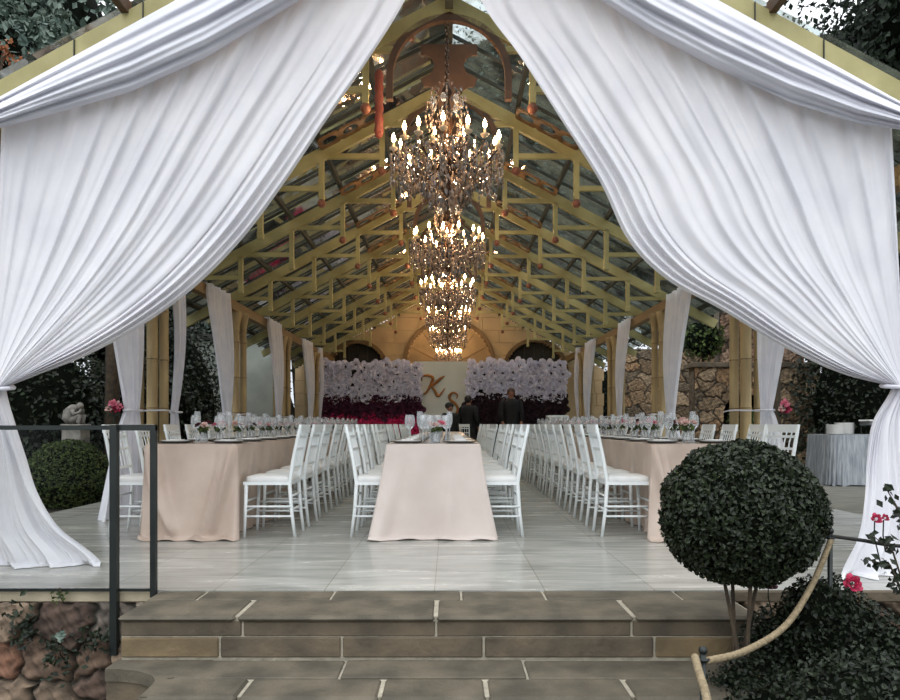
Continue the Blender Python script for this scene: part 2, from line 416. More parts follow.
rubble_wall('wall_retaining_right', 1.45, 5.0, -0.86, -0.06, 3.90, 0.19, 6,
            [(92,74,60),(102,88,72),(74,60,52)], bulge=0.05)
m = MB(); m.box(-4.5, -1.64, 3.86, 4.25, -0.065, -0.001, 0.008); struct(m.build('trim_coping_left', 'coping'))
m = MB(); m.box(1.56, 5.0, 3.86, 4.25, -0.065, -0.001, 0.008); struct(m.build('trim_coping_right', 'riser_brown'))  # shade on this side put in as the darker brown stone colour

# --- steps: each step one mesh of blocks over a mortar bed
def blocks_row(mb, xs, y0, y1, z0, z1, gap=0.006, bev=0.006, skew=0.0):
    for a, b in zip(xs[:-1], xs[1:]):
        dz = random.uniform(-0.002, 0.002)
        mb.box(a+gap, b-gap, y0, y1, z0, z1+dz, bev)
def make_steps():
    def xs(px, d): return [(p-449)/700*d for p in px]
    T1 = -0.004; N1 = 3.36
    m = MB(); m.box(-1.585, 1.50, N1+0.03, FE+0.02, -0.40, T1-0.008); struct(m.build('trim_step_bed', 'mortar'))
    m = MB()
    blocks_row(m, [-1.60]+xs([203,333,461,544,677],3.80)+[1.52], 3.70, FE-0.003, -0.05, T1)
    blocks_row(m, [-1.60]+xs([244,436,628],3.5)+[1.50], N1, 3.69, -0.032, T1, bev=0.012)
    struct(m.build('trim_step_upper_tread', 'tread'))
    m = MB(); blocks_row(m, [-1.59]+xs([241,436,633],3.36)+[1.47], N1+0.022, N1+0.2, -0.105, -0.033, bev=0.004); struct(m.build('trim_step_upper_course', 'riser_brown'))
    a = xs([218,341,484,656],3.36)
    m = MB(); blocks_row(m, [-1.59, a[0]], N1+0.018, N1+0.2, -0.208, -0.111, bev=0.006); blocks_row(m, [a[3], 1.47], N1+0.018, N1+0.2, -0.208, -0.111, bev=0.006)
    struct(m.build('trim_step_tan_stones', 'riser_tan'))
    m = MB(); blocks_row(m, a, N1+0.018, N1+0.2, -0.208, -0.111, bev=0.006); struct(m.build('trim_step_riser', 'riser_brown'))
    # lower step
    T2 = -0.212; N2 = 2.90
    m = MB(); m.box(-1.25, 1.4, N2+0.03, N1+0.02, -0.60, T2-0.01); struct(m.build('trim_lower_step_bed', 'mortar'))
    m = MB()
    arc = [(-1.59,3.36),(-1.59,3.235)] + [(-1.59+0.30*math.sin(t), 3.05+0.185*math.cos(t)) for t in [PI/2*i/10 for i in range(1,11)]] + [(-1.285,2.98),(-1.42+0.26,3.13),(-1.24,3.36)]
    arc = [(-1.59,3.358),(-1.59,3.235)] + [(-1.575+0.285*math.sin(t), 3.045+0.19*math.cos(t)) for t in [PI/2*i/10 for i in range(11)]] + [(-1.285,2.905),(-1.255,2.905),(-1.255,3.115),(-1.19,3.16),(-1.13,3.358)]
    m.prism(arc[::-1], -0.27, T2)
    blocks_row(m, xs([176,343,525],3.25)+[1.40], 3.128, 3.356, -0.27, T2)
    blocks_row(m, xs([140,240,380,487,632],2.95)+[1.40], N2, 3.118, -0.245, T2, bev=0.012)
    struct(m.build('trim_lower_step_tread', 'tread'))
    m = MB(); blocks_row(m, [-1.28,-0.6,0.1,0.7,1.35], N2+0.02, N2+0.2, -0.42, -0.248, bev=0.005)
    m2 = [(x*1.0, y+0.012) for x,y in arc[:13]] ; 
    m.prism((m2+[(-1.285,2.93),(-1.20,2.93),(-1.2,3.35)])[::-1], -0.84, -0.272)
    struct(m.build('trim_lower_step_riser', 'riser_brown'))
    m = MB(); blocks_row(m, [-1.28,-0.7,0.0,0.6,1.35], 2.45, 2.92, -0.50, -0.42, bev=0.012); blocks_row(m, [-1.27,-0.4,0.5,1.35], 2.47, 2.7, -0.64, -0.505, bev=0.006)
    struct(m.build('trim_third_step', 'tread'))
    m = MB(); blocks_row(m, [-1.28,-0.5,0.2,1.35], 2.0, 2.5, -0.72, -0.64, bev=0.012); blocks_row(m, [-1.27,-0.3,0.4,1.35], 2.02, 2.3, -0.84, -0.725, bev=0.006)
    struct(m.build('trim_bottom_step', 'tread'))
make_steps()

# --- gable end wall with three arches
YB = 20.0
def end_wall():
    HW = 4.4; apex = EYE+3.9
    def top(x): return apex - 0.53*abs(x)
    arches = [(0.0, 2.60, 1.23), (-2.62, 2.42, 0.80), (2.46, 2.42, 0.84)]
    m = MB(); j = MB()
    j.plate([(-HW,0),( HW,0),(HW,top(HW)),(0,apex),(-HW,top(HW))], YB+0.35, YB+0.45)
    # ashlar courses, skipping the arches
    ch = 0.36; nrow = int(apex/ch)+1
    for r_ in range(nrow):
        z0 = r_*ch+0.004; z1 = (r_+1)*ch-0.004; x = -HW - (0.45 if r_%2 else 0)
        while x < HW:
            wd = random.uniform(0.7,1.15); n_ = 12
            xs_ = np.linspace(x+0.005, x+wd-0.005, n_+1)
            for a,b in zip(xs_[:-1], xs_[1:]):
                c = (a+b)/2
                if abs(c) > HW: continue
                lo, hi = z0, min(z1, top(c))
                for ax,az,ar in arches:
                    if abs(c-ax) < ar:
                        zt = az + math.sqrt(ar*ar-(c-ax)**2)
                        if zt > lo: lo = zt
                if hi-lo > 0.01: m.box(a, b, YB, YB+0.3, lo, hi)
            x += wd
    m.box(-HW, HW, YB+0.25, YB+0.352, 0, 0.02)
    struct(m.build('wall_back', 'wall_tan')); struct(j.build('wall_back_core', 'wall_joint'))
    m = MB()
    for ax,az,ar in arches:
        pts = [(ax-ar,0)] + [(ax+ar*math.cos(PI-PI*i/24), az+ar*math.sin(PI-PI*i/24)) for i in range(25)] + [(ax+ar,0)]
        for i in range(1, 24):     # voussoirs
            a0 = PI-PI*i/24; a1 = PI-PI*(i+1)/24
            q = [(ax+(ar+dr)*math.cos(a), az+(ar+dr)*math.sin(a)) for a,dr in ((a0,0),(a0,0.11),(a1,0.11),(a1,0))]
            m.plate(q, YB-0.05, YB+0.2)
    struct(m.build('trim_arch_surround', 'wall_joint'))
    # central niche: shallow scalloped recess
    m = MB(); rows = []
    for i in range(9):
        f = i/8; rows.append([(1.22*math.cos(PI*k/28)*(1-f*0.98), YB+0.1+0.22*math.sin(f*PI/2), 2.60+1.22*math.sin(PI*k/28)*(1-f*0.98)+0.012*math.sin(k*3)) for k in range(29)])
    m.grid(rows); m.box(-1.22,1.22,YB+0.30,YB+0.34,0.0,2.62)
    struct(m.build('wall_back_niche', 'niche', smooth=True))
    m = MB()
    for k in range(1,7):
        a = PI*k/7; m.tube([(0.35*math.cos(a), YB+0.29, 2.6+0.35*math.sin(a)), (1.2*math.cos(a), YB+0.12, 2.6+1.2*math.sin(a))], 0.016, 5)
    m.tube([(0.75*math.cos(PI*k/24), YB+0.245, 2.6+0.75*math.sin(PI*k/24)) for k in range(25)], 0.016, 5)
    struct(m.build('trim_niche_joints', 'wall_joint'))
    for n_,(ax,az,ar) in enumerate(arches[1:]):
        m = MB(); m.plate([(ax-ar,0.01)] + [(ax+ar*math.cos(PI-PI*i/24), az+ar*math.sin(PI-PI*i/24)) for i in range(25)] + [(ax+ar,0.01)], YB+0.22, YB+0.3)
        d_ = struct(m.build('door_%d' % (n_+1), 'dark_door'))  # dark plate added for the dark depth of an open arch
        m = MB()
        for k in range(-2,3):
            h = az+math.sqrt(max(0,ar*ar-(k*ar/3)**2)); m.box(ax+k*ar/3-0.015, ax+k*ar/3+0.015, YB+0.19, YB+0.22, 0.1, h)
        m.box(ax-ar, ax+ar, YB+0.19, YB+0.22, az-0.03, az+0.03)
        m.build('door_frame', 'purlin', d_)
end_wall()

# --- roof
APEX = EYE+3.75; SL = 0.53; HWX = 4.15; EAVE_X = 3.36
def zr(x): return APEX - SL*abs(x)
for s_, nm in ((-1,'left'),(1,'right')):
    m = MB(); K = 2
    a = (0.0, zr(0)+0.16); b = (s_*HWX, zr(HWX)+0.16)
    m.grid([[(x, y, z) for y in (4.64, 20.0)] for x,z in (a,b)])
    m.grid([[(x, y, z+0.008) for y in (4.64, 20.0)] for x,z in (a,b)])
    struct(m.build('ceiling_glass_'+nm, 'roof_glass'))
    m = MB()
    for x in (0.75,1.42,2.10,2.78,3.9):
        m.box(s_*x-0.022, s_*x+0.022, 4.66, 20, zr(x)+0.085, zr(x)+0.145)
    struct(m.build('trim_purlins_'+nm, 'purlin'))
    m = MB(); m.box(s_*EAVE_X-0.06, s_*EAVE_X+0.06, 4.3, 20, zr(EAVE_X)-0.21, zr(EAVE_X)-0.065)
    struct(m.build('trim_eave_beam_'+nm, 'timber'))
    m = MB()      # glazing bars between trusses
    y = 4.9
    while y < 19.8:
        m.beam((0,y,zr(0)+0.135),(s_*HWX,y,zr(HWX)+0.135),0.022,0.03); y += 0.517
    struct(m.build('trim_glazing_bars_'+nm, 'purlin'))
m = MB(); m.box(-0.035, 0.035, 4.66, 20, APEX-0.06, APEX+0.14); struct(m.build('trim_ridge_beam', 'purlin'))
# small ridge ventilator of plain timber along the back bays hides nothing; left out

HX = [0.745, 1.42, 2.10, 2.78]
def pierced_tile(m, o, ux, uy, nz, s, r, th):
    n = 24; ring = []; sq = []
    for k in range(n):
        a = 2*PI*(k+0.5)/n; c, s2 = math.cos(a), math.sin(a); mx = max(abs(c), abs(s2))
        ring.append((c*r, s2*r)); sq.append((c/mx*s/2, s2/mx*s/2))
    vs_ = []
    for dz in (0, th):
        for lst in (ring, sq):
            for x,y in lst: vs_.append(Vector(o)+Vector(ux)*x+Vector(uy)*y+Vector(nz)*dz)
    f = []
    for k in range(n):
        q = (k+1)%n
        f += [(k,q,n+q,n+k),(2*n+k,3*n+k,3*n+q,2*n+q),(k,2*n+k,2*n+q,q),(n+k,n+q,3*n+q,3*n+k)]
    m.add(vs_, f)
def make_truss(label):
    t = thing('roof_truss', (0,0,0), label, 'roof truss', 'painted roof trusses')
    for s_ in (-1,1):
        m = MB(); m.beam((0,0,APEX),(s_*HWX,0,zr(HWX)),0.06,0.135); m.build('rafter','olive',t)
        for i,x in enumerate(HX):
            xo = HX[i+1] if i < 3 else EAVE_X
            zt = zr(x)-0.04; zb = zr(xo)-0.02
            m = MB(); m.box(s_*x-0.028, s_*x+0.028, -0.03, 0.03, zb-0.12, zt); p = m.build('post','olive',t)
            m = MB()
            if i < 2: m.ball((s_*x,0,zb-0.16), 0.048, 12)
            else: m.box(s_*x-0.034, s_*x+0.034, -0.036, 0.036, zb-0.20, zb-0.12, 0.006)
            m.build('finial', 'finial' if i < 2 else 'olive', p, smooth=i<2)
            m = MB(); m.box(min(s_*x,s_*xo), max(s_*x,s_*xo), -0.022, 0.022, zb-0.025, zb+0.03); m.build('tie_bar','olive',t)
    for s_ in (-1,1):
        x = HX[0]; zb = zr(HX[1])-0.02
        m = MB(); m.box(min(s_*0.5,s_*x), max(s_*0.5,s_*x), -0.022, 0.022, zb+0.335, zb+0.385); m.build('tie_bar','olive',t)
    m = MB(); rows = []
    n = 28
    for ro,yy in ((0.50,-0.03),(0.56,-0.03),(0.56,0.03),(0.50,0.03),(0.50,-0.03)):
        rows.append([(ro*math.cos(PI*k/n), yy, APEX-0.66+ro*math.sin(PI*k/n)*1.0) for k in range(n+1)])
    m.grid(rows)
    for s_ in (-1,1): m.box(s_*0.53-0.03, s_*0.53+0.03, -0.03, 0.03, APEX-0.86, APEX-0.66)
    m.build('arch_brace','iron_brown',t)
    # pierced ridge plate with concave bites
    pl = []
    def bite(cx, cz, r, a0, a1, n_=8): return [(cx+r*math.cos(a0+(a1-a0)*i/n_), cz+r*math.sin(a0+(a1-a0)*i/n_)) for i in range(n_+1)]
    right = [(0.27,0.0),(0.27,-0.10)] + bite(0.24,-0.20,0.10,PI/2*0.9,3*PI/2*0.95) + [(0.27,-0.33),(0.24,-0.40)] + bite(0.22,-0.52,0.12,PI/2,PI*1.1) + [(0.10,-0.62)]
    poly = right + [(-x,z) for x,z in right[::-1]]
    m = MB(); m.plate([(x, APEX-0.13+z) for x,z in poly][::-1], 0.42, 0.45); m.build('ridge_plate','iron_brown',t)
    for s_ in (-1,1):
        m = MB(); ux = Vector((s_*1,0,-SL)).normalized(); nz = Vector((s_*SL,0,1)).normalized()
        for k in range(3):
            c = Vector((s_*0.93,0,zr(0.93)+0.02)) + ux*(k*0.26-0.1)
            pierced_tile(m, c+Vector((0,-0.18,0)), ux, Vector((0,1,0)), nz, 0.26, 0.095, 0.02)
        m.build('pierced_board','board_brown',t)
    return t
tr0 = make_truss('x'); TY = [6.25+1.55*i for i in range(9)]
for i,y in enumerate(TY):
    o = tr0 if i == 0 else tree_copy(tr0)
    o.location = (0,y,0)
    o['label'] = 'yellow-green stepped roof truss under the glass, %s from the entrance' % ordw(i,9)
# front gable beam
g = thing('gable_beam', (0,4.62,0), 'yellow-green gable beam of the entrance, along the top of the white swags', 'beam')
for s_ in (-1,1):
    m = MB(); zf = lambda x: EYE+3.78-0.545*abs(x)
    m.beam((0,0,zf(0)),(s_*4.2,0,zf(4.2)),0.08,0.13); p = m.build('rafter','olive',g)
    for x in (0.6,1.5,2.0,2.45,3.0):
        m = MB(); m.beam((s_*x,-0.045,zf(x)-0.07),(s_*x,-0.045,zf(x)+0.07),0.006,0.012,up=(0,1,0)); m.build('joint_strap','purlin',p)
    m = MB(); x = 2.12; m.beam((s_*x,-0.9,zf(x)+0.11),(s_*x,0.0,zf(x)+0.11),0.05,0.09); m.build('purlin_arm','iron_brown',g)

# --- clustered columns
def make_column():
    t = thing('column_cluster',(0,0,0),'x','column','clustered side columns')
    H = zr(EAVE_X)-0.21
    for k,(dx,dy,r) in enumerate(((0.02,-0.13,0.056),(-0.17,0,0.042),(0.09,0.03,0.050),(-0.09,0.19,0.045))):
        prof = [(r*1.5,0),(r*1.5,0.08),(r*1.15,0.12)]
        for zz in (0.55,1.1,1.65,2.2): prof += [(r,zz-0.02),(r*1.08,zz-0.008),(r*1.08,zz+0.008),(r,zz+0.02)]
        prof += [(r*0.97,H-0.30),(r*1.2,H-0.285),(r*1.0,H-0.26),(r*1.15,H-0.2),(r*1.55,H-0.10),(r*1.75,H-0.05),(r*1.75,H)]
        m = MB(); m.lathe(prof,(dx,dy,0),14); p = m.build('shaft','column',t,smooth=True)
        for zz in (0.55,1.1,1.65,2.2): m = MB(); m.lathe([(r*1.10,-0.004),(r*1.10,0.004)],(dx,dy,zz),14); m.build('joint_ring','column_band',p)
    return t
c0 = make_column(); CY = [4.9,8.0,11.1,14.2,17.3]
first = True
for s_,nm in ((-1,'left'),(1,'right')):
    for i,y in enumerate(CY):
        o = c0 if first else tree_copy(c0); first = False
        o.location = (s_*EAVE_X,y,0); o.scale = (-s_,1,1)
        o['label'] = 'cluster of four tan ringed columns on the %s side, %s from the entrance' % (nm, ordw(i,5))

# ================================================================== CURTAINS
def sm(t): return t*t*(3-2*t)
def lerp(a,b,t): return a+(b-a)*t
def interp(pts, t):
    n = len(pts)-1; f = min(max(t,0),1)*n; i = min(int(f), n-1); f -= i
    p0 = pts[max(i-1,0)]; p1 = pts[i]; p2 = pts[i+1]; p3 = pts[min(i+2,n)]
    return tuple(0.5*((2*b)+(-a+c)*f+(2*a-5*b+4*c-d)*f*f+(-a+3*b-3*c+d)*f**3) for a,b,c,d in zip(p0,p1,p2,p3))
DC = 4.45
def folds(u, v, ph, ks=((5,.9),(11,.75),(19,.5),(29,.22))):
    s = 0
    for i,(k,a) in enumerate(ks):
        s += a*math.sin(2*PI*(k*u + 0.35*math.sin(2.2*u*PI+ph+i) + 0.13*math.sin(v*2.7+i*1.7+ph)) + ph*(i+1)*1.3) * (0.65+0.35*math.sin(v*3.1+i*2+u*9+ph))
    return s
def big_curtain(side, label):
    NU = 300; NV = 90; ph = 0.7 if side < 0 else 2.9
    if side < 0:
        inner = [(449,-90),(405,0),(368,60),(328,118),(285,182),(243,238),(196,286),(146,323),(90,354),(40,374),(4,388)]
        outer = [(2,122),(1,200),(-4,290),(-10,388)]
        hdr = [(2,116),(115,72),(225,10),(337,-52),(449,-90)]
        low_in = [(4,388),(14,420),(27,455),(40,488),(62,520),(102,549)]
        low_out = [(-10,388),(-25,430),(-50,490),(-75,560)]
    else:
        inner = [(449,-90),(481,0),(520,56),(560,118),(600,182),(628,240),(666,279),(722,310),(780,345),(840,373),(892,386)]
        outer = [(891,120),(893,200),(898,290),(905,386)]
        hdr = [(891,112),(780,76),(670,15),(560,-48),(449,-90)]
        low_in = [(892,386),(872,430),(865,480),(861,518),(853,543),(835,566)]
        low_out = [(905,386),(925,430),(960,500),(985,575)]
    rows = []
    for iv in range(NV+1):
        v = iv/NV; row = []
        for iu in range(NU+1):
            u = iu/NU
            T = interp(hdr, u); O = interp(outer, v); I = interp(inner, v)
            K = (lerp(outer[-1][0], inner[-1][0], u), lerp(outer[-1][1], inner[-1][1], u))
            T1 = hdr[-1]
            chI = (lerp(inner[0][0], inner[-1][0], v), lerp(inner[0][1], inner[-1][1], v))
            sag = (I[0]-chI[0], I[1]-chI[1])
            wgt = u**1.7
            # straight run from header to tie plus a share of the hem's sag
            g_ = v
            x = lerp(T[0], K[0], g_) + sag[0]*wgt; y = lerp(T[1], K[1], g_) + sag[1]*wgt
            if u > 0.985: pass
            amp = 0.022*(0.35+0.65*math.sin(PI*min(1,v*1.15+0.12))) * (1 if v < 0.85 else lerp(1,0.55,(v-0.85)/0.15))
            dep = DC + 0.02 + amp*folds(u, v, ph) - 0.10*sm(v)*(0.2+0.8*math.sin(PI*u))
            # heavier roll of cloth along the hanging edge
            if u > 0.86:
                q = (u-0.86)/0.14; dep += (-0.03*math.sin(PI*q) + 0.020*math.sin(q*2*PI*4.0+v*3))*sm(min(1,v*2))
            row.append(P(x, y, dep))
        rows.append(row)
    NL = 60; dbot = 4.56 if side < 0 else 4.25
    for iv in range(1, NL+1):
        v = iv/NL; row = []
        for iu in range(NU+1):
            u = iu/NU
            O = interp(low_out, v); I = interp(low_in, v)
            x = lerp(O[0], I[0], u); y = lerp(O[1], I[1], u)
            p = P(x, y, DC)
            zb = 0.014 + 0.022*max(0, folds(u*0.6, 0.5, ph+1))*0.5
            z0 = rows[NV][iu].z
            z = lerp(z0, zb, v)
            fl = 0.05+0.09*sm(v)
            base = lerp(rows[NV][iu].y, dbot-0.02, sm(v))
            yy = base + fl*0.30*folds(u*0.55, v, ph+0.5, ((5,1.0),(9,.8),(17,.4),(31,.2)))
            pd = dbot if v > 0.5 else DC
            X = (x-449)/700*lerp(DC, dbot, sm(v))
            row.append(Vector((X, yy, z)))
        rows.append(row)
    # hem spreading on the floor
    for k in range(1, 7):
        row = []
        for iu in range(NU+1):
            u = iu/NU; p = rows[NV+NL][iu]
            f = k/6; s = 0.5+0.5*math.sin(u*31+ph*3)
            row.append(Vector((p.x + (-side)*0.03*f*u, p.y - 0.07*f*s, max(0.004, p.z*(1-f) + 0.012*math.sin(PI*f)))))
        rows.append(row)
    m = MB(); m.grid(rows)
    o = m.build('entrance_curtain', 'curtain', smooth=True)
    return tag(o, label, 'curtain', 'white curtains of the entrance')
big_curtain(-1, 'large white curtain swept to the left of the entrance and pooling on the floor')
big_curtain(1, 'large white curtain swept to the right of the entrance, behind the clipped ball shrub')
for s_,px,nm in ((-1,-3,'left'),(1,898,'right')):
    c = P(px, 388 if s_<0 else 386, DC-0.06); m = MB()
    m.tube([(c.x+0.075*math.cos(a), c.y+0.02+0.085*math.sin(a), c.z+0.01*math.sin(a)) for a in [2*PI*k/20 for k in range(21)]], 0.014, 6)
    tag(m.build('tieback','swag',smooth=True), 'white fabric tieback around the gathered %s entrance curtain' % nm, 'tieback')
    # wall hook line from tieback to the front column
def swag(side, label):
    if side < 0:
        tx = [-30,449]; ty = [113,-150]; bx = [-30,0,60,130,205,300,380,449]; by = [134,128,112,92,58,0,-50,-92]
    else:
        tx = [449,930]; ty = [-150,118]; bx = [449,520,600,655,715,790,860,930]; by = [-92,-50,0,36,68,102,124,134]
    ph = 1.0 if side < 0 else 2.2; rows = []; NS = 120; NT = 44
    for i in range(NS+1):
        s = i/NS; xa = lerp(-30,449,s) if side < 0 else lerp(930,449,s); a = (xa, float(np.interp(xa,tx,ty))); b = (xa, float(np.interp(xa,bx,by))); row = []
        for j in range(NT+1):
            t = j/NT; x = lerp(a[0],b[0],t); y = lerp(a[1],b[1],t)
            dep = DC - 0.05 - 0.12*math.sin(PI*min(1,t))**0.7 + 0.018*math.sin(2*PI*(3.2*t+0.5*math.sin(s*3+ph)) + ph) + 0.012*math.sin(2*PI*(6.5*t-0.8*s)+ph) 
            row.append(P(x, y, dep))
        rows.append(row)
    m = MB(); m.grid(rows)
    # back of the roll
    m.grid([[r[0] + Vector((0,0.002,0)), r[0].lerp(r[-1],0.5)+Vector((0,0.02,0)), r[-1]] for r in rows])
    return tag(m.build('gable_swag','swag',smooth=True), label, 'swag', 'white swags along the gable')
swag(-1, 'white gathered swag along the left slope of the entrance gable')
swag(1, 'white gathered swag along the right slope of the entrance gable')

def side_drape(s_, c, label, thin=False):
    rows = []; NU = 50; NV = 60; Zt = zr(EAVE_X)-0.12; ph = c+s_
    t0,t1 = (c-1.65,c-0.72); k0,k1 = (c-0.95,c-0.68); b0,b1 = (c-1.5,c-0.6)
    if thin: t0,t1 = (c+0.25,c+0.50); k0,k1 = (c+0.25,c+0.36); b0,b1 = (c+0.25,c+0.5)
    for i in range(NV+1):
        v = i/NV; z = lerp(Zt, 0.006, v); row = []
        tie = (Zt-1.06)/Zt
        for j in range(NU+1):
            u = j/NU
            if v < tie:
                f = v/tie; g_ = f**1.6
                y = lerp(lerp(t0,t1,u), lerp(k0,k1,u), g_); amp = lerp(0.035,0.02,f)
            else:
                f = (v-tie)/(1-tie); g_ = f**0.75
                y = lerp(lerp(k0,k1,u), lerp(b0,b1,u), g_); amp = lerp(0.02,0.05,f)
            xx = s_*(EAVE_X-0.10-0.05*math.sin(PI*min(1,v/tie))) + amp*(math.sin(2*PI*(4*u)+ph)+0.6*math.sin(2*PI*9*u+ph*2))
            row.append((xx, y, z))
        rows.append(row)
    # fold over the beam
    top = rows[0]; rows.insert(0, [(s_*(EAVE_X+0.02), y, z+0.075) for x,y,z in top]); rows[1] = [(min(x*s_,EAVE_X-0.07)*s_, y, z+0.07) for x,y,z in top]
    m = MB(); m.grid(rows)
    o = tag(m.build('side_drape','drape',smooth=True), label, 'drape', 'white drapes between the columns')
    zc = 1.06; yc = (k0+k1)/2; xk = s_*(EAVE_X-0.12); hw = (k1-k0)/2+0.03
    pts = [(xk+0.065*math.cos(a), yc+hw*math.sin(a), zc) for a in [2*PI*k/16 for k in range(17)]]
    m = MB(); m.tube(pts, 0.012, 5)
    if not thin: m.tube([(xk-s_*0.06,yc+hw*0.8,zc),(xk-s_*0.10,c-0.3,zc+0.012),(s_*(EAVE_X-0.2),c-0.08,zc+0.01),(s_*(EAVE_X-0.2),c+0.05,zc)], 0.009, 5)
    m.build('tie_cord','drape',o,smooth=True)
for s_,nm in ((-1,'left'),(1,'right')):
    for i,y in enumerate(CY[1:]):
        side_drape(s_, y, 'narrow white drape tied beside the %s columns, %s from the entrance' % (nm, ['nearest','second','third','fourth'][i]))
    side_drape(s_, 17.3, 'thin white drape behind the last %s columns, beside the flower wall' % nm, True)
side_drape(-1, 8.0, 'thin white drape hanging just behind the nearest full left columns', True)

# ================================================================== FURNITURE
def make_chair():
    t = thing('banquet_chair',(0,0,0),'x','chair')
    def post(y): return [(-0.20,y*1.0,0.0),(-0.172,y,0.22),(-0.157,y,0.44),(-0.185,y,0.62),(-0.222,y,0.80),(-0.247,y,0.915)]
    for y in (-0.17,0.17):
        m = MB(); m.tube(post(y), [0.013,0.0155,0.0175,0.016,0.015,0.013], 8); m.build('rear_leg','chair_white',t,smooth=True)
    for y in (-0.19,0.19):
        m = MB(); m.tube([(0.205,y*1.02,0),(0.198,y,0.2),(0.19,y,0.43)], [0.012,0.0145,0.0165], 8); m.build('front_leg','chair_white',t,smooth=True)
    m = MB(); m.prism([(-0.17,-0.185),(0.21,-0.205),(0.21,0.205),(-0.17,0.185)], 0.425, 0.452); m.build('seat','chair_white',t)
    rows = []
    for r_,z in ((1.0,0.453),(1.02,0.47),(0.98,0.488),(0.85,0.496),(0.4,0.502),(0.02,0.503)):
        row = []
        for k in range(25):
            a = 2*PI*k/24; c,s2 = math.cos(a),math.sin(a); e_ = 0.35
            row.append((0.02+0.19*r_*math.copysign(abs(c)**e_,c), 0.188*r_*math.copysign(abs(s2)**e_,s2), z))
        rows.append(row)
    m = MB(); m.grid(rows); m.build('cushion','cushion',t,smooth=True)
    m = MB(); R = lambda a,b,r=0.009: m.tube([a,b], r, 6)
    for z in (0.17,0.25):
        for y in (-0.18,0.18): R((-0.178,y,z),(0.2,y*1.03,z))
    R((-0.17,-0.17,0.22),(-0.17,0.17,0.22)); R((0.2,-0.19,0.21),(0.2,0.19,0.21)); R((0.2,-0.19,0.29),(0.2,0.19,0.29)); R((-0.165,-0.17,0.33),(-0.165,0.17,0.33))
    m.build('stretchers','chair_white',t,smooth=True)
    m = MB()
    def rail(z0,z1,x0,x1,th=0.011):
        m.prism([(0,0)]*0 or [(x0-th,-0.165),(x0+th,-0.165),(x0+th,0.165),(x0-th,0.165)], z0, z1)
    m.beam((-0.243,-0.172,0.882),(-0.243,0.172,0.882),0.020,0.068); m.build('top_rail','chair_white',t)
    m = MB(); m.beam((-0.222,-0.168,0.815),(-0.222,0.168,0.815),0.015,0.022); m.beam((-0.196,-0.168,0.715),(-0.196,0.168,0.715),0.015,0.020); m.beam((-0.168,-0.168,0.56),(-0.168,0.168,0.56),0.015,0.020)
    m.build('cross_rail','chair_white',t)
    m = MB()
    for k in range(5):
        y = -0.112+0.056*k; m.tube([(-0.168,y,0.56),(-0.185,y,0.65),(-0.21,y,0.77),(-0.240,y,0.865)], 0.0065, 5, cap=False)
    m.build('spindles','chair_white',t,smooth=True)
    return t
ch0 = make_chair(); used = [False]
def chair(x, y, rz, label, group):
    o = ch0 if not used[0] else tree_copy(ch0); used[0] = True
    o.location = (x, y, 0); o.rotation_euler = (0,0,rz); o['label'] = label; o['group'] = group
    return o
NCH = 15
for key,x,rz,where in (('a',-2.57,0,'outer side of the left table'),('b',-1.455,PI,'aisle side of the left table'),
                       ('c',-0.595,0,'left side of the centre table'),('d',0.40,PI,'right side of the centre table'),
                       ('e',1.445,0,'aisle side of the right table'),('f',2.60,PI,'outer side of the right table')):
    for i in range(NCH):
        jy = random.uniform(-0.03,0.03); jr = random.uniform(-0.05,0.05); jx = random.uniform(-0.012,0.012)
        if i == 0: jy = 0; jr = 0; jx = 0
        if key == 'f' and i == 0: jr = 0.3
        chair(x+jx, 5.87+0.6*i+jy, rz+jr, 'white spindle-back chair, %s along the %s' % (ordw(i,NCH), where), 'white chairs along the '+where)
for k,(x,y) in enumerate(((0.32,16.4),(-0.35,16.4))):
    chair(x, y, -PI/2+0.05, 'white spindle-back chair facing the tables in front of the lettered panel, %s one' % ('right' if k==0 else 'left'), 'white chairs at the back of the hall')

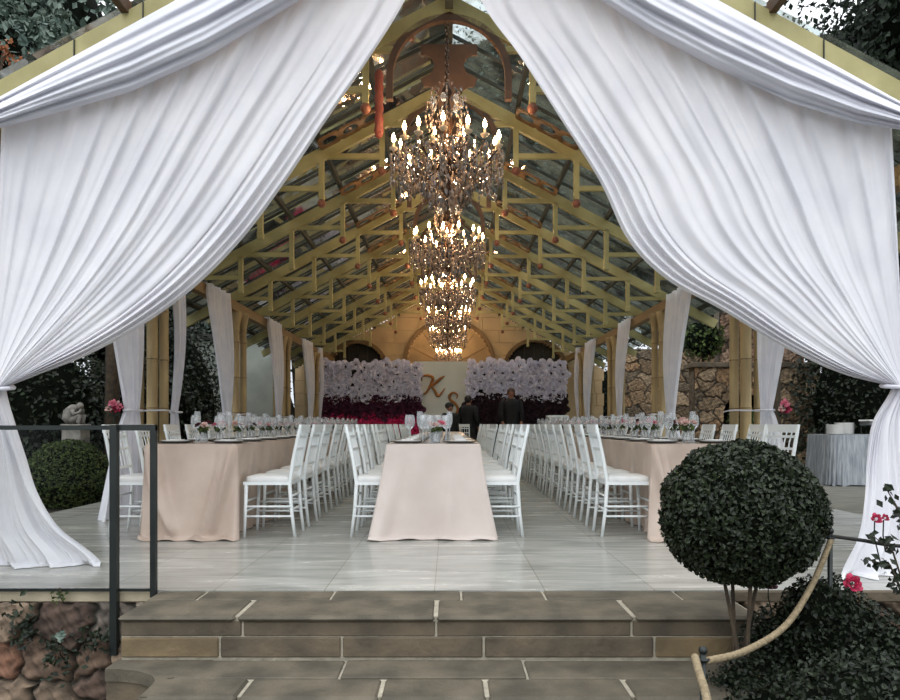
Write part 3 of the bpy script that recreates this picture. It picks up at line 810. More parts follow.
# tables and cloths
def cloth(x0, x1, y0, y1, front, flare, mt, label, inner, seed, puddle=False):
    top = 0.757; rs = random.Random(seed); ph = rs.random()*6
    per = []; step = 0.02
    def seg(a,b,n_,nrm):
        L = math.hypot(b[0]-a[0],b[1]-a[1]); k = max(2,int(L/step))
        for i in range(k): f = i/k; per.append((lerp(a[0],b[0],f), lerp(a[1],b[1],f), n_, nrm, f))
    seg((x0,y1),(x0,y0),'L',(-1,0)); seg((x0,y0),(x1,y0),'F',(0,-1)); seg((x1,y0),(x1,y1),'R',(1,0)); per.append((x1,y1,'R',(1,0),1.0))
    NT = 26; rows = []
    cx = (x0+x1)/2
    for j in range(NT+1):
        t = j/NT; row = []
        for (x,y,sd_,nr,f) in per:
            dF = y-y0
            dcl = (x-x0) if sd_=='F' else 9; dcr = (x1-x) if sd_=='F' else 9
            s = (x-x0)+ (y1-y0) if sd_=='F' else ((y1-y) if sd_=='L' else (y1-y0)+(x1-x0)+(y-y0))
            fold = math.sin(s*13+ph)*0.6+math.sin(s*29+ph*2+t*2)*0.45+math.sin(s*5.3+ph)*0.5+0.25*math.sin(s*47+t*4)
            if front and (sd_=='F' or dF < 0.22):
                corner = max(0, 1-min(abs(x-x0),abs(x1-x))/0.22) if sd_=='F' else 1.0
                ox = (-1 if x < cx else 1)*flare*t**1.2*min(1,(abs(x-cx)/(x1-x0)*2))*1.0
                if sd_!='F': ox = lerp(ox, nr[0]*inner*t, sm(min(1,dF/0.22)))
                oy = -(0.05+0.028*fold)*t**1.1 - 0.02*corner*t if sd_=='F' else -(0.05+0.02)*t*(1-dF/0.22)
                if sd_=='F' and puddle:
                    # two swagged corner folds and loose hem on the floor
                    q = math.exp(-((x-x0-0.03-0.24*t**1.6)/0.030)**2)+0.6*math.exp(-((x-x0-0.10-0.20*t**1.6)/0.028)**2)+math.exp(-((x1-x-0.05-0.17*t**1.4)/0.032)**2)+0.6*math.exp(-((x1-x-0.12-0.16*t**1.3)/0.028)**2)
                    oy += -0.11*q*math.sin(PI*min(1,t*1.05))**0.6
                px_, py_ = x+ox, y+oy
            else:
                o_ = inner*sm(t) if inner < 0 else inner*t
                a_ = 0.018*t*(1+t)*fold
                px_, py_ = x+nr[0]*(o_+a_), y
            z = lerp(top, 0.012, t)
            if t < 0.03: z = top
            row.append((px_, py_, z))
        rows.append(row)
    if front:
        for k in range(1,4):
            last = rows[-1]; row = []
            for (p,(x,y,sd_,nr,f)) in zip(last, per):
                e_ = 0.018 + (0.03 if puddle else 0.0)*max(0,math.sin(x*17+ph+k))
                if sd_=='F' or y-y0 < 0.22: row.append((p[0], p[1]-(e_ if sd_=='F' else 0)*(1 if k<3 else 0.4), max(0.004, (0.022 if (puddle and k==1) else 0.008)*(1+math.sin(x*29+ph*2)) )))
                else: row.append((p[0], p[1], 0.006))
            rows.append(row)
    m = MB(); m.grid(rows)
    rnd = [[(lerp(cx,p[0],1.0),p[1],top+0.0) for p in rows[0]], [(cx,p[1],top+0.002) for p in rows[0]]]
    m.grid(rnd)
    return tag(m.build('tablecloth', mt, smooth=True), label, 'tablecloth', 'blush satin tablecloths')
TBL = [('left',-2.43,-1.69,'blush',0.03,-0.07,True),('centre',-0.504,0.252,'blush_pale',0.135,-0.13,False),('right',1.62,2.38,'blush',0.05,-0.07,True)]
def make_table(label, x0, x1, y0, y1):
    t = thing('banquet_table', ((x0+x1)/2,(y0+y1)/2,0), label, 'table', 'long banquet tables')
    hw = (x1-x0)/2-0.01; hl = (y1-y0)/2-0.01
    m = MB(); m.box(-hw,hw,-hl,hl,0.72,0.752); m.build('tabletop','timber',t)
    for a in (-1,1):
        for b in (-1,1):
            m = MB(); m.tube([(a*0.15,b*(hl-0.3),0),(a*0.15,b*(hl-0.3),0.72)],0.018,8); m.build('leg','metal_grey',t,smooth=True)
for nm,x0,x1,mt,fl,inn,pud in TBL:
    for k in range(3):
        y0 = 5.70+3.0*k-(0.10 if k==0 else 0); y1 = 8.70+3.0*k
        w_ = ['front','middle','back'][k]
        make_table('long table in the %s row, %s third, hidden under its cloth' % (nm,w_), x0,x1,y0+(0.02 if k else 0.0),y1-0.02)
        cloth(x0,x1,y0,y1,k==0,fl,mt,'%s satin cloth over the %s table, %s section' % ('pale pink' if nm=='centre' else 'blush pink', nm, w_), inn, k+len(nm), pud)

# tableware
TT = 0.7605
def lib(name, cat): 
    return thing(name,(0,0,0),'x',cat)
def make_glass(name, prof, n=14):
    m = MB(); m.lathe(prof,(0,0,0),n,cap=False); o = m.build(name,'wine_glass',smooth=True); o['category'] = 'glass'; return o
gl_w = make_glass('wine_glass', [(0.0005,0),(0.033,0.001),(0.033,0.004),(0.006,0.010),(0.0045,0.09),(0.008,0.10),(0.030,0.12),(0.038,0.15),(0.036,0.18),(0.030,0.205)])
gl_f = make_glass('champagne_flute', [(0.0005,0),(0.030,0.001),(0.030,0.004),(0.006,0.010),(0.0045,0.10),(0.012,0.115),(0.023,0.15),(0.025,0.19),(0.021,0.235)])
gfirst = {'w':True,'f':True}
def glass(kind, x, y, label, group):
    src = gl_w if kind=='w' else gl_f
    o = src if gfirst[kind] else src.copy()
    if not gfirst[kind]: C.objects.link(o)
    gfirst[kind] = False
    o.location = (x,y,TT); o.scale = (1.12,1.12,1.15); o['label'] = label; o['group'] = group
def make_setting():
    t = thing('place_setting',(0,0,0),'x','place setting')
    m = MB(); m.lathe([(0.001,0),(0.10,0.0),(0.15,0.012),(0.152,0.016),(0.10,0.006),(0.001,0.006)],(0,0,0),24,cap=False); m.build('charger','charger',t,smooth=True)
    m = MB(); m.lathe([(0.001,0.007),(0.07,0.008),(0.115,0.022),(0.115,0.026),(0.07,0.013),(0.001,0.012)],(0,0,0),24,cap=False); m.build('plate','porcelain',t,smooth=True)
    m = MB(); m.box(-0.05,0.05,-0.08,0.08,0.014,0.03,0.006); m.build('napkin','napkin',t)
    m = MB()
    for dx in (-0.17,0.17,0.19): m.box(-0.09,0.11,dx-0.006,dx+0.006,0.001,0.004)
    m.build('cutlery','charger',t)
    return t
ps0 = make_setting(); psf = [True]
SIDES = [('left',-2.07,0.26),('centre',-0.126,0.25),('right',2.0,0.26)]
for nm,cx,off in SIDES:
    for s_ in (-1,1):
        sd_ = 'left' if s_<0 else 'right'
        for i in range(NCH):
            y = 5.87+0.6*i
            if i < 6:
                o = ps0 if psf[0] else tree_copy(ps0); psf[0] = False
                o.location = (cx+s_*0.22,y,TT); o.rotation_euler = (0,0,PI if s_<0 else 0)
                o['label'] = 'dark-rimmed place setting with white napkin, %s on the %s side of the %s table' % (ORD[i],sd_,nm); o['group'] = 'place settings'
            if nm == 'centre' and i > 7: continue
            xo = 0.11 if nm!='centre' else 0.10
            glass('w', cx+s_*xo, y+0.16, 'clear wine glass at the %s place, %s side of the %s table' % (ordw(i,NCH),sd_,nm), 'wine glasses on the tables')
            if not (nm=='centre' and i%2): glass('f', cx+s_*(xo+0.03), y+0.28, 'tall clear flute at the %s place, %s side of the %s table' % (ordw(i,NCH),sd_,nm), 'flutes on the tables')
for q,(gx,gy) in enumerate(((-0.20,5.82),(-0.03,5.80),(0.03,5.93),(-0.10,6.10))):
    glass('w', -0.126+gx, gy, '%s wine glass from the left, clustered at the near centre table end' % ['first','third','fourth','second'][q], 'glasses at the near end of the centre table')
def make_posy(kind, bm, cat='flower vase'):
    t = thing('flower_vase',(0,0,0),'x',cat)
    m = MB(); m.lathe([(0.022,0),(0.030,0.01),(0.030,0.05),(0.018,0.075),(0.020,0.085)],(0,0,0),12); m.build('vase','wine_glass',t,smooth=True)
    m = MB()
    for k in range(5):
        a = k*1.3; m.tube([(0,0,0.03),(0.012*math.cos(a),0.012*math.sin(a),0.09),(0.03*math.cos(a),0.03*math.sin(a),0.12)],0.0025,4)
    pts,d = shell(26,(0,0,0.10),(0.05,0.05,0.025),0.5); leaves(m, pts, d, 0.035)
    m.build('stems','leaf_hedge',t)
    for k in range(3):
        a = k*2.1+kind; r = 0.030 if k else 0.036
        m = MB(); rosette(m,(0.036*math.cos(a),0.036*math.sin(a),0.125+0.012*(k==0)),r,16,(0.4*math.cos(a),0.4*math.sin(a)-0.2,1),0.9,0.8)
        m.build('bloom', bm if k != 2 else 'rose_blush', t)
    return t
POS = [make_posy(0,'rose_pink'),make_posy(1,'rose_burgundy'),make_posy(2,'rose_blush')]
pnm = ['pink','burgundy','pale blush']; pf = [True]*3
for nm,cx,off in SIDES:
    seq = 18 if nm!='centre' else 8
    for i in range(seq):
        k = (i*2+len(nm))%3 if not (nm=='centre' and i==0) else 0
        o = POS[k] if pf[k] else tree_copy(POS[k]); pf[k] = False
        s = (1.3 if nm=='right' else 1.15)
        o.location = (cx+random.uniform(-0.04,0.04), 5.83+i*0.47, TT); o.rotation_euler = (0,0,i*1.1); o.scale = (s,s,s)
        wd = (ORD+['fifteenth','sixteenth','seventeenth','eighteenth'])[i] if i < 14 else ['fifteenth','sixteenth','seventeenth','eighteenth'][i-14]
        o['label'] = 'small vase of %s blooms, %s along the middle of the %s table' % (pnm[k], wd, nm); o['group'] = 'flower vases on the tables'

# ================================================================== CHANDELIERS
def octa(m, c, r, h, rz=0):
    x,y,z = c; n = 4; vs_ = [(x,y,z+h*0.35)] + [(x+r*math.cos(rz+2*PI*k/n), y+r*math.sin(rz+2*PI*k/n), z) for k in range(n)] + [(x,y,z-h*0.65)]
    m.add(vs_, [(0,1+k,1+(k+1)%n) for k in range(n)] + [(5,1+(k+1)%n,1+k) for k in range(n)])
def make_chandelier():
    t = thing('chandelier',(0,0,0),'x','chandelier','crystal chandeliers along the ridge')   # origin at bulb-ring height
    rd = random.Random(3)
    m = MB(); m.lathe([(0.001,-0.46),(0.02,-0.44),(0.05,-0.38),(0.03,-0.3),(0.06,-0.2),(0.09,-0.12),(0.05,-0.05),(0.03,0.05),(0.05,0.15),(0.08,0.22),(0.04,0.3),(0.025,0.42),(0.05,0.48),(0.02,0.55),(0.001,0.58)],(0,0,0),14,cap=False)
    m.build('stem','chand_metal',t,smooth=True)
    m = MB()
    k = 0; z = 0.56
    while z < 1.10:
        m.tube([(0.014*math.cos(a)*(1 if k%2 else 0), 0.014*math.cos(a)*(0 if k%2 else 1), z+0.022*math.sin(a)) for a in [2*PI*q/8 for q in range(9)]], 0.005, 4); z += 0.034; k += 1
    m.build('chain','chand_metal',t)
    for k in range(14):
        a = 2*PI*(k+0.35)/14; R = 0.475 if k%2 else 0.44; zz = 0.0 if k%2 else 0.03
        c,s2 = math.cos(a),math.sin(a)
        m = MB(); m.tube([(r*c,r*s2,z_+zz*0.5) for r,z_ in ((0.05,-0.10),(0.14,-0.20),(0.26,-0.23),(0.38,-0.17),(R,-0.07))], [0.012,0.01,0.009,0.008,0.007], 6)
        arm = m.build('arm','chand_metal',t,smooth=True)
        m = MB(); m.lathe([(0.006,-0.08),(0.035,-0.055),(0.04,-0.045),(0.012,-0.045),(0.011,0.005)],(R*c,R*s2,zz),10); m.build('candle_cup','candle',arm,smooth=True)
        m = MB(); m.lathe([(0.007,0.0),(0.018,0.024),(0.017,0.042),(0.008,0.068),(0.001,0.085)],(R*c,R*s2,zz+0.005),8); m.build('flame_bulb','bulb',arm,smooth=True)
    for k in range(6):
        a = 2*PI*(k+0.1)/6; R = 0.25; c,s2 = math.cos(a),math.sin(a)
        m = MB(); m.tube([(0.04*c,0.04*s2,-0.06),(0.14*c,0.14*s2,-0.14),(R*c,R*s2,-0.06)],0.008,6); arm = m.build('arm','chand_metal',t,smooth=True)
        m = MB(); m.lathe([(0.006,-0.07),(0.03,-0.05),(0.012,-0.045),(0.011,0.005)],(R*c,R*s2,0.0),10); m.build('candle_cup','candle',arm,smooth=True)
        m = MB(); m.lathe([(0.006,0.0),(0.013,0.02),(0.006,0.055),(0.001,0.068)],(R*c,R*s2,0.005),8); m.build('flame_bulb','bulb',arm,smooth=True)
    m = MB()
    for k in range(14):      # pendants under each cup and festoons
        a = 2*PI*(k+0.35)/14; R = 0.475 if k%2 else 0.44; L = 6 if k%2 else 8
        for q in range(L): octa(m,(R*math.cos(a),R*math.sin(a),-0.10-q*0.038),0.012,0.05,rd.random())
        octa(m,(R*math.cos(a),R*math.sin(a),-0.12-L*0.038),0.022,0.085)
        for e_ in range(3):
            b = a+0.12*(e_-1); rr = R+0.03
            octa(m,(rr*math.cos(b),rr*math.sin(b),-0.09-0.02*rd.random()),0.012,0.04)
            octa(m,(rr*math.cos(b),rr*math.sin(b),-0.15),0.012,0.06)
        a2 = 2*PI*(k+1.35)/14
        for q in range(1,8):
            f = q/8; b = lerp(a,a2,f); octa(m,(0.455*math.cos(b),0.455*math.sin(b),-0.10-0.09*math.sin(PI*f)),0.013,0.04)
        for q in range(8):
            f = q/8; octa(m,(lerp(0.2,0.44,f)*math.cos(a),lerp(0.2,0.44,f)*math.sin(a),-0.25+0.03*math.sin(f*9)-0.03*f),0.015,0.07)
    for R_,n_,L in ((0.50,30,7),(0.40,26,8),(0.31,20,8)):
        for k in range(n_):
            a = 2*PI*k/n_
            for q in range(L-(k%3)): octa(m,(R_*math.cos(a),R_*math.sin(a),-0.11-q*0.042-0.01*(k%2)),0.012,0.05,rd.random())
    for i in range(300):     # dense central basket
        zz = rd.uniform(-0.52,-0.14); rr = 0.30*math.sqrt(max(0.02,1-((zz+0.14)/-0.42)**2)) ; a = rd.random()*2*PI
        rr *= rd.uniform(0.75,1.0); octa(m,(rr*math.cos(a),rr*math.sin(a),zz),rd.uniform(0.010,0.018),rd.uniform(0.05,0.085),rd.random())
    for i in range(110):     # crown above the bulbs
        zz = rd.uniform(0.0,0.52); rr = 0.05+0.11*math.sin(PI*min(1,max(0,(zz+0.02)/0.6)))+ (0.04 if zz>0.38 else 0); a = rd.random()*2*PI
        octa(m,(rr*math.cos(a),rr*math.sin(a),zz),rd.uniform(0.009,0.015),rd.uniform(0.035,0.06),rd.random())
    for k in range(8):
        a = 2*PI*k/8
        for q in range(12):
            f = q/12; rr = 0.06+0.13*math.sin(PI*f)**0.8; octa(m,(rr*math.cos(a),rr*math.sin(a),0.02+0.5*f),0.012,0.045)
    for q in range(22): octa(m,(0.014*math.sin(q*2.4),-0.014,0.56+q*0.026),0.009,0.03,q)
    tag(m.build('crystal_drops','crystal',t), kind='stuff')
    for k in range(7):
        a = 2*PI*k/7; m = MB(); m.ball((0.13*math.cos(a),0.13*math.sin(a),0.38),0.028,10,1.5); m.build('glass_globe','wine_glass',t,smooth=True)
    ld = bpy.data.lights.new('chandelier_light','POINT'); ld.energy = CHAND_W; ld.color = (1.0,0.70,0.43); ld.shadow_soft_size = 0.10
    lo = bpy.data.objects.new('chandelier_light', ld); C.objects.link(lo); lo.parent = t; lo.location = (0,0,0.12)
    return t
cd0 = make_chandelier()
for i,(y,z,s) in enumerate(((6.25,3.40,1),(9.35,3.40,1),(12.45,3.40,1),(15.5,3.40,1),(18.4,3.38,1),(19.55,2.94,0.75))):
    o = cd0 if i==0 else tree_copy(cd0)
    o.location = (-0.02,y,z); o.scale = (s,s,s); o.rotation_euler = (0,0,i*0.4)
    o['label'] = 'smoky crystal candle chandelier hanging under the ridge, %s from the entrance' % ordw(i,6)
    o['group'] = 'crystal chandeliers along the ridge'

# ================================================================== FLOWER WALL
def flower_lib(name, mt, r, n):
    m = MB(); rosette(m,(0,0,0),r,n,(0,-1,0),0.5,0.95); return m
def flower_wall(x0, x1, label, dark, bot, seed):
    t = thing('flower_wall',(0,18.2,0),label,'flower wall'); rd = random.Random(seed)
    m = MB(); m.box(x0+0.1,x1-0.1,0.05,0.10,0.0,2.42); m.build('backing_panel','black_cloth',t)
    meshes = {}
    def put(nm, mt, x, z, r):
        key = (nm, rd.randrange(3))
        if key not in meshes:
            b = MB(); rosette(b,(0,0,0),0.19,17,(0,-1,0),0.5,1.0)
            o = b.build(nm, mt, t); meshes[key] = o.data
        else:
            o = bpy.data.objects.new(nm, meshes[key]); C.objects.link(o); o.parent = t
        s = r/0.19
        o.location = (x, -0.02-rd.random()*0.06, z); o.scale = (s,s,s); o.rotation_euler = (rd.uniform(-.35,.35), rd.random()*6.28, rd.uniform(-.35,.35))
    W = x1-x0; nx = 10
    for j in range(5):
        for i in range(nx): put('paper_flower_white','paper_white',x0+0.12+(W-0.24)*(i+(0.25 if j%2 else 0)+rd.uniform(-.15,.15))/(nx-0.75),1.62+j*0.20+rd.uniform(-.05,.05),rd.uniform(0.12,0.18))
    for j in range(4):
        for i in range(nx): put('paper_flower_plum',dark,x0+0.12+(W-0.24)*(i+(0.25 if j%2 else 0)+rd.uniform(-.15,.15))/(nx-0.75),1.17+j*0.125+rd.uniform(-.04,.04),rd.uniform(0.13,0.17))
    for j in range(3):
        for i in range(nx+2): put('paper_flower_pink',bot,x0+0.12+(W-0.24)*(i+(0.3 if j%2 else 0)+rd.uniform(-.15,.15))/(nx+1.3),0.74+j*0.16+rd.uniform(-.03,.03),rd.uniform(0.10,0.14))
flower_wall(-3.3,-0.72,'flower wall left of the lettered panel: white, plum and bright pink paper blooms','paper_plum','paper_pink',1)
flower_wall(0.46,3.05,'flower wall right of the lettered panel: white blooms over very dark plum ones','paper_dark','paper_dark',2)
t = thing('lettered_panel',(0,18.30,0),'pale panel with copper script letters K and S between the flower walls','panel')
m = MB(); m.box(-0.86,0.49,0.05,0.09,0.0,2.56); m.build('board','panel_white',t)
def letter(nm, strokes, lab):
    m = MB()
    for pts in strokes:
        dense = [interp(pts, i/30) for i in range(31)]
        m.tube([((px-449)/700*18.3, 0.0, EYE-(py-424)/700*18.3) for px,py in dense], [0.014+0.024*math.sin(PI*i/30) for i in range(31)], 7)
    tag(m.build(nm,'gold',t,smooth=True), lab)
letter('letter_k', [[(422,381),(422,376.5),(428,375.5),(433,378),(430,386),(426,393),(423.5,394)],
                    [(444.5,376),(440,379),(434,384.5),(429,386.5)],[(430,386.2),(434,389),(437,395),(440,395),(445,388)]], 'copper script letter K')
letter('letter_s', [[(456.5,398.5),(457.5,395),(453.5,392.5),(449.5,395.5),(450.5,400),(455,403.5),(458,409),(455,415),(450,414.5),(448.5,410.5)]], 'copper script letter S')
# white cabinet-like keyboard stand at the back right
t = thing('white_side_table',(2.5,16.2,0),'low white side table in front of the dark right flower wall','side table')
m = MB(); m.box(-0.24,0.24,-0.18,0.18,1.06,1.12,0.008); m.build('table_top','chair_white',t)
m = MB(); m.box(-0.21,0.21,-0.15,0.15,0.94,1.06); m.build('apron','chair_white',t)
for a in (-1,1):
    for b in (-1,1): m = MB(); m.box(a*0.2-0.02,a*0.2+0.02,b*0.14-0.02,b*0.14+0.02,0,0.94); m.build('leg','chair_white',t)

# ================================================================== PEOPLE at the back
def person(x, y, rz, H, label, hairm='hair', bun=True, armout=0.0):
    s = H/1.75
    t = thing('person',(x,y,0),label,'person',None,rz)
    pts = []; ed = []; rad = []
    def v(p, r): pts.append(tuple(q*s for q in p)); rad.append((r*s, r*s)); return len(pts)-1
    def chain(i, seq):
        for p,r in seq: j = v(p,r); ed.append((i,j)); i = j
        return i
    pel = v((0,0,0.95),0.135)
    ch = chain(pel, [((0,0,1.10),0.125),((0,-0.01,1.28),0.15),((0,0,1.42),0.12)])
    nk = chain(ch, [((0,0,1.50),0.055),((0,-0.012,1.56),0.06),((0,-0.018,1.64),0.088),((0,-0.01,1.70),0.07)])
    for a in (-1,1):
        hp = chain(ch, [((a*0.17,0,1.41),0.06),((a*(0.22+armout),0.01,1.14),0.045),((a*(0.2+armout),-0.10,0.93),0.034),((a*(0.18+armout),-0.16,0.88),0.026),((a*(0.175+armout),-0.20,0.85),0.03)])
        bx,by,bz = 0.175+armout,-0.20,0.85
        for q in range(4): chain(hp, [((a*(bx-0.025+q*0.017),by-0.04,bz-0.02),0.010),((a*(bx-0.028+q*0.018),by-0.075+abs(q-1.5)*0.006,bz-0.045),0.009)])
        chain(hp, [((a*(bx-0.045),by-0.01,bz+0.0),0.011),((a*(bx-0.06),by-0.035,bz-0.01),0.009)])
        chain(pel, [((a*0.09,0,0.86),0.10),((a*0.10,0,0.50),0.062),((a*0.10,0.02,0.10),0.042),((a*0.11,-0.03,0.045),0.042),((a*0.12,-0.15,0.035),0.032)])
    me = bpy.data.meshes.new('body'); me.from_pydata(pts, ed, []); me.update()
    o = bpy.data.objects.new('body', me); C.objects.link(o); o.parent = t
    sk = o.modifiers.new('skin','SKIN'); lay = me.skin_vertices[0].data if me.skin_vertices else None
    if lay is None:
        import bmesh
        bm = bmesh.new(); bm.from_mesh(me); bm.verts.layers.skin.verify(); bm.to_mesh(me); bm.free(); lay = me.skin_vertices[0].data
    for i,r in enumerate(rad): lay[i].radius = r
    lay[0].use_root = True
    ss = o.modifiers.new('sub','SUBSURF'); ss.levels = 1; ss.render_levels = 2
    me.materials.append(MATS['skin'])
    # dark clothing: tunic and sleeves, trousers
    m = MB()
    m.lathe([(0.20*s,0.5*s),(0.19*s,0.75*s),(0.17*s,0.95*s),(0.165*s,1.1*s),(0.20*s,1.3*s),(0.20*s,1.42*s),(0.11*s,1.50*s),(0.07*s,1.51*s)],(0,0,0),18,cap=False)
    for a in (-1,1):
        m.tube([(a*0.14*s,0,1.42*s),(a*0.19*s,0,1.39*s),(a*(0.225+armout)*s,0.01,1.14*s),(a*(0.205+armout)*s,-0.09*s,0.96*s)],[0.10*s,0.095*s,0.066*s,0.052*s],10)
        m.tube([(a*0.09*s,0,0.9*s),(a*0.10*s,0,0.5*s),(a*0.10*s,0.015,0.09*s)],[0.12*s,0.085*s,0.065*s],10)
    m.build('clothing','black_cloth',t,smooth=True)
    m = MB(); blob_core(m,(0,0.02*s,1.665*s),(0.098*s,0.105*s,0.105*s))
    if bun: blob_core(m,(0,0.10*s,1.70*s),(0.10*s,0.08*s,0.10*s)); blob_core(m,(0.0,0.03*s,1.69*s),(0.125*s,0.11*s,0.11*s))
    m.build('hair',hairm,t,smooth=True)
    m = MB()
    for a in (-1,1): m = MB(); m.ball((a*0.034*s,-0.098*s,1.635*s),0.011*s,8); m.build('eye','hair',t,smooth=True)
    m = MB(); m.tube([(0,-0.09*s,1.635*s),(0,-0.115*s,1.60*s),(0,-0.098*s,1.595*s)],[0.008*s,0.014*s,0.008*s],6)
    m.build('nose','skin',t,smooth=True); m = MB(); m.tube([(-0.025*s,-0.092*s,1.568*s),(0,-0.10*s,1.566*s),(0.025*s,-0.092*s,1.568*s)],0.006*s,6)
    m.build('mouth','rose_burgundy',t,smooth=True)
    for a in (-1,1): m = MB(); m.ball((a*0.088*s,0.0,1.62*s),0.02*s,8,1.4); m.build('ear','skin',t,smooth=True)
    return t
person(0.02, 15.4, 0.5, 1.36, 'person with round dark curly hair facing the tables, below the copper S')
person(0.47, 16.9, 2.6, 1.60, 'person in black standing with back turned, at the edge of the pale panel', bun=False, armout=0.04)
person(1.50, 16.9, 0.1, 1.78, 'person in black with brown hair before the right flower wall', 'hair_brown', bun=False, armout=0.02)

# ================================================================== RAILING left
t = thing('glass_railing',(0,0,0),'dark steel railing with clear glass on the left wall edge','railing')
def rb(nm,a,b,w_=0.038,mt='steel'): m = MB(); m.beam(a,b,w_,w_,up=(0,1,0) if abs(b[2]-a[2])>0.1 else (0,0,1)); return m.build(nm,mt,t)
ry = 3.845
rb('post',(-1.828,ry-0.02,-0.34),(-1.828,ry-0.02,0.915)); rb('post',(-1.622,ry,-0.03),(-1.622,ry,0.915),0.03)
rb('top_rail',(-1.607,ry,0.90),(-1.828,ry,0.90),0.032); rb('bottom_rail',(-1.61,ry,0.008),(-4.4,ry,0.008),0.014)
rb('top_rail',(-1.828,ry,0.90),(-4.4,ry,0.90),0.024)
m = MB(); m.box(-4.4,-1.85,ry-0.006,ry+0.006,0.015,0.89); m.build('glass_panel','panel_glass',t)

# ================================================================== PLANTING
def ball_shrub(name, c, r, n, size, lm, label, trunk=None, thick=0.12, corem=0.93, cat='shrub', zmin=-1):
    t = thing(name,(c[0],c[1],trunk[0] if trunk else 0),label,cat)
    t0 = Vector(t.location)
    m = MB(); pts,d = shell(n,c,r,thick,zmin); leaves(m,pts,d,size,jit=0.8); o = m.build('foliage',lm,t); o.location = -t0
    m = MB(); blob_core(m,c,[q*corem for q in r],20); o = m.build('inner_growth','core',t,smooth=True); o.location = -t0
    if trunk:
        zb,rad = trunk; m = MB()
        for k in range(4):
            a = k*1.6; m.tube([(c[0]+0.03*math.cos(a),c[1]+0.03*math.sin(a),zb),(c[0]+0.025*math.cos(a+1),c[1]+0.025*math.sin(a+1),(zb+c[2]-r[2])/2),(c[0]+0.09*math.cos(a),c[1]+0.09*math.sin(a),c[2]-r[2]*0.7)],[rad,rad*0.8,rad*0.6],6)
        o = m.build('trunk','bark',t,smooth=True); o.location = -t0
    return t
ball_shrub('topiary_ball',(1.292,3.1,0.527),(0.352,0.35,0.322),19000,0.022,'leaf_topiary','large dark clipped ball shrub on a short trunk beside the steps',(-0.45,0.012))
ball_shrub('clipped_shrub',(-4.62,8.5,0.27),(0.50,0.5,0.46),9000,0.035,'leaf_hedge','round clipped green shrub in front of the crouching statue')
def bush(name, blobs, n, size, lm, label, cat='shrub', stem=None, thick=0.5, zmin=-1, kind=None):
    b0 = blobs[0]; t = thing(name,(b0[0][0],b0[0][1],0),label,cat); t0 = Vector(t.location)
    m = MB(); co = MB()
    tot = sum(r[0]*r[2] for c,r in blobs)
    for c,r in blobs:
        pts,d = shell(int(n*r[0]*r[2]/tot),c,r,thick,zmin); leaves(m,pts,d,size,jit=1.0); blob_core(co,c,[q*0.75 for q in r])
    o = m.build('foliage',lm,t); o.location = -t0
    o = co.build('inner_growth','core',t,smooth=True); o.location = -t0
    if stem:
        s_ = MB(); zb,rr = stem
        for c,r in blobs[:3]: s_.tube([(b0[0][0],b0[0][1],zb),(lerp(b0[0][0],c[0],.4),lerp(b0[0][1],c[1],.4),lerp(zb,c[2],.6)),(c[0],c[1],c[2])],[rr,rr*.7,rr*.4],7)
        o = s_.build('trunk','bark',t,smooth=True); o.location = -t0
    return t
m = MB(); m.box(1.42,5,2.0,3.9,-0.86,-0.42); m.box(1.42,5,0.8,2.0,-0.86,-0.7); struct(m.build('floor_planting_bed','soil'))
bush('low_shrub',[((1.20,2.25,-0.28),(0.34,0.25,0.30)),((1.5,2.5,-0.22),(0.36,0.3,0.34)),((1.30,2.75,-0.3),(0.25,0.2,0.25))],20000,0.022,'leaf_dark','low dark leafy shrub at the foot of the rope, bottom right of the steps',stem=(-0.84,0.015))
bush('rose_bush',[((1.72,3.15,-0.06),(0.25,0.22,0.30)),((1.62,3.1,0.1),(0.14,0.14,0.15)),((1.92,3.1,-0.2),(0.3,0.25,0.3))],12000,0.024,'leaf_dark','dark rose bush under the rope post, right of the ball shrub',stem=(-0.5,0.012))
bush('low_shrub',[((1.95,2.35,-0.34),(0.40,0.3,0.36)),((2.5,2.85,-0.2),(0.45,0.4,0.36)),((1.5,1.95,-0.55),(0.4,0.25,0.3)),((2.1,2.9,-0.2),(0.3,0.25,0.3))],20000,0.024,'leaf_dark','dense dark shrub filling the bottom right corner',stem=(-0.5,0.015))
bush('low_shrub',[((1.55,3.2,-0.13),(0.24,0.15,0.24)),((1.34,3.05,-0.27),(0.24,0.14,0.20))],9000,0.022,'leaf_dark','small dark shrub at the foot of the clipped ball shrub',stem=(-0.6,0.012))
def rose(x,y,z,r,label,mt='rose_red',st=None):
    t = thing('rose',(x,y,z),label,'rose','roses in the bed')
    m = MB(); rosette(m,(0,0,0),r,20,(-0.15,-1,0.5),0.9,0.8); m.build('bloom',mt,t)
    m = MB(); m.tube([(0,0.01,-0.01),(0.01,0.03,-0.08),st or (0.05,0.05,-0.2)],0.003,5); m.build('stem','leaf_dark',t,smooth=True)
p = P(852,584,2.95); rose(p.x,p.y,p.z,0.036,'large crimson rose beside the floor edge under the right curtain')
p = P(876,519,3.0); rose(p.x,p.y,p.z,0.022,'pink rose in front of the white curtain, left of a pair','rose_red')
p = P(885,518,3.02); rose(p.x,p.y,p.z,0.015,'small pink rosebud in front of the white curtain, right of a pair','rose_red',(0.02,0.03,-0.15))
p = P(769,583,3.35); rose(p.x,p.y,p.z,0.035,'dull red rose beside the trunk of the clipped ball shrub','rose_burgundy')
t = thing('rose_branch',(2.05,3.0,-0.5),'leafy rose branches reaching in front of the right curtain','branch'); t0 = Vector(t.location)
m = MB(); lf = MB()
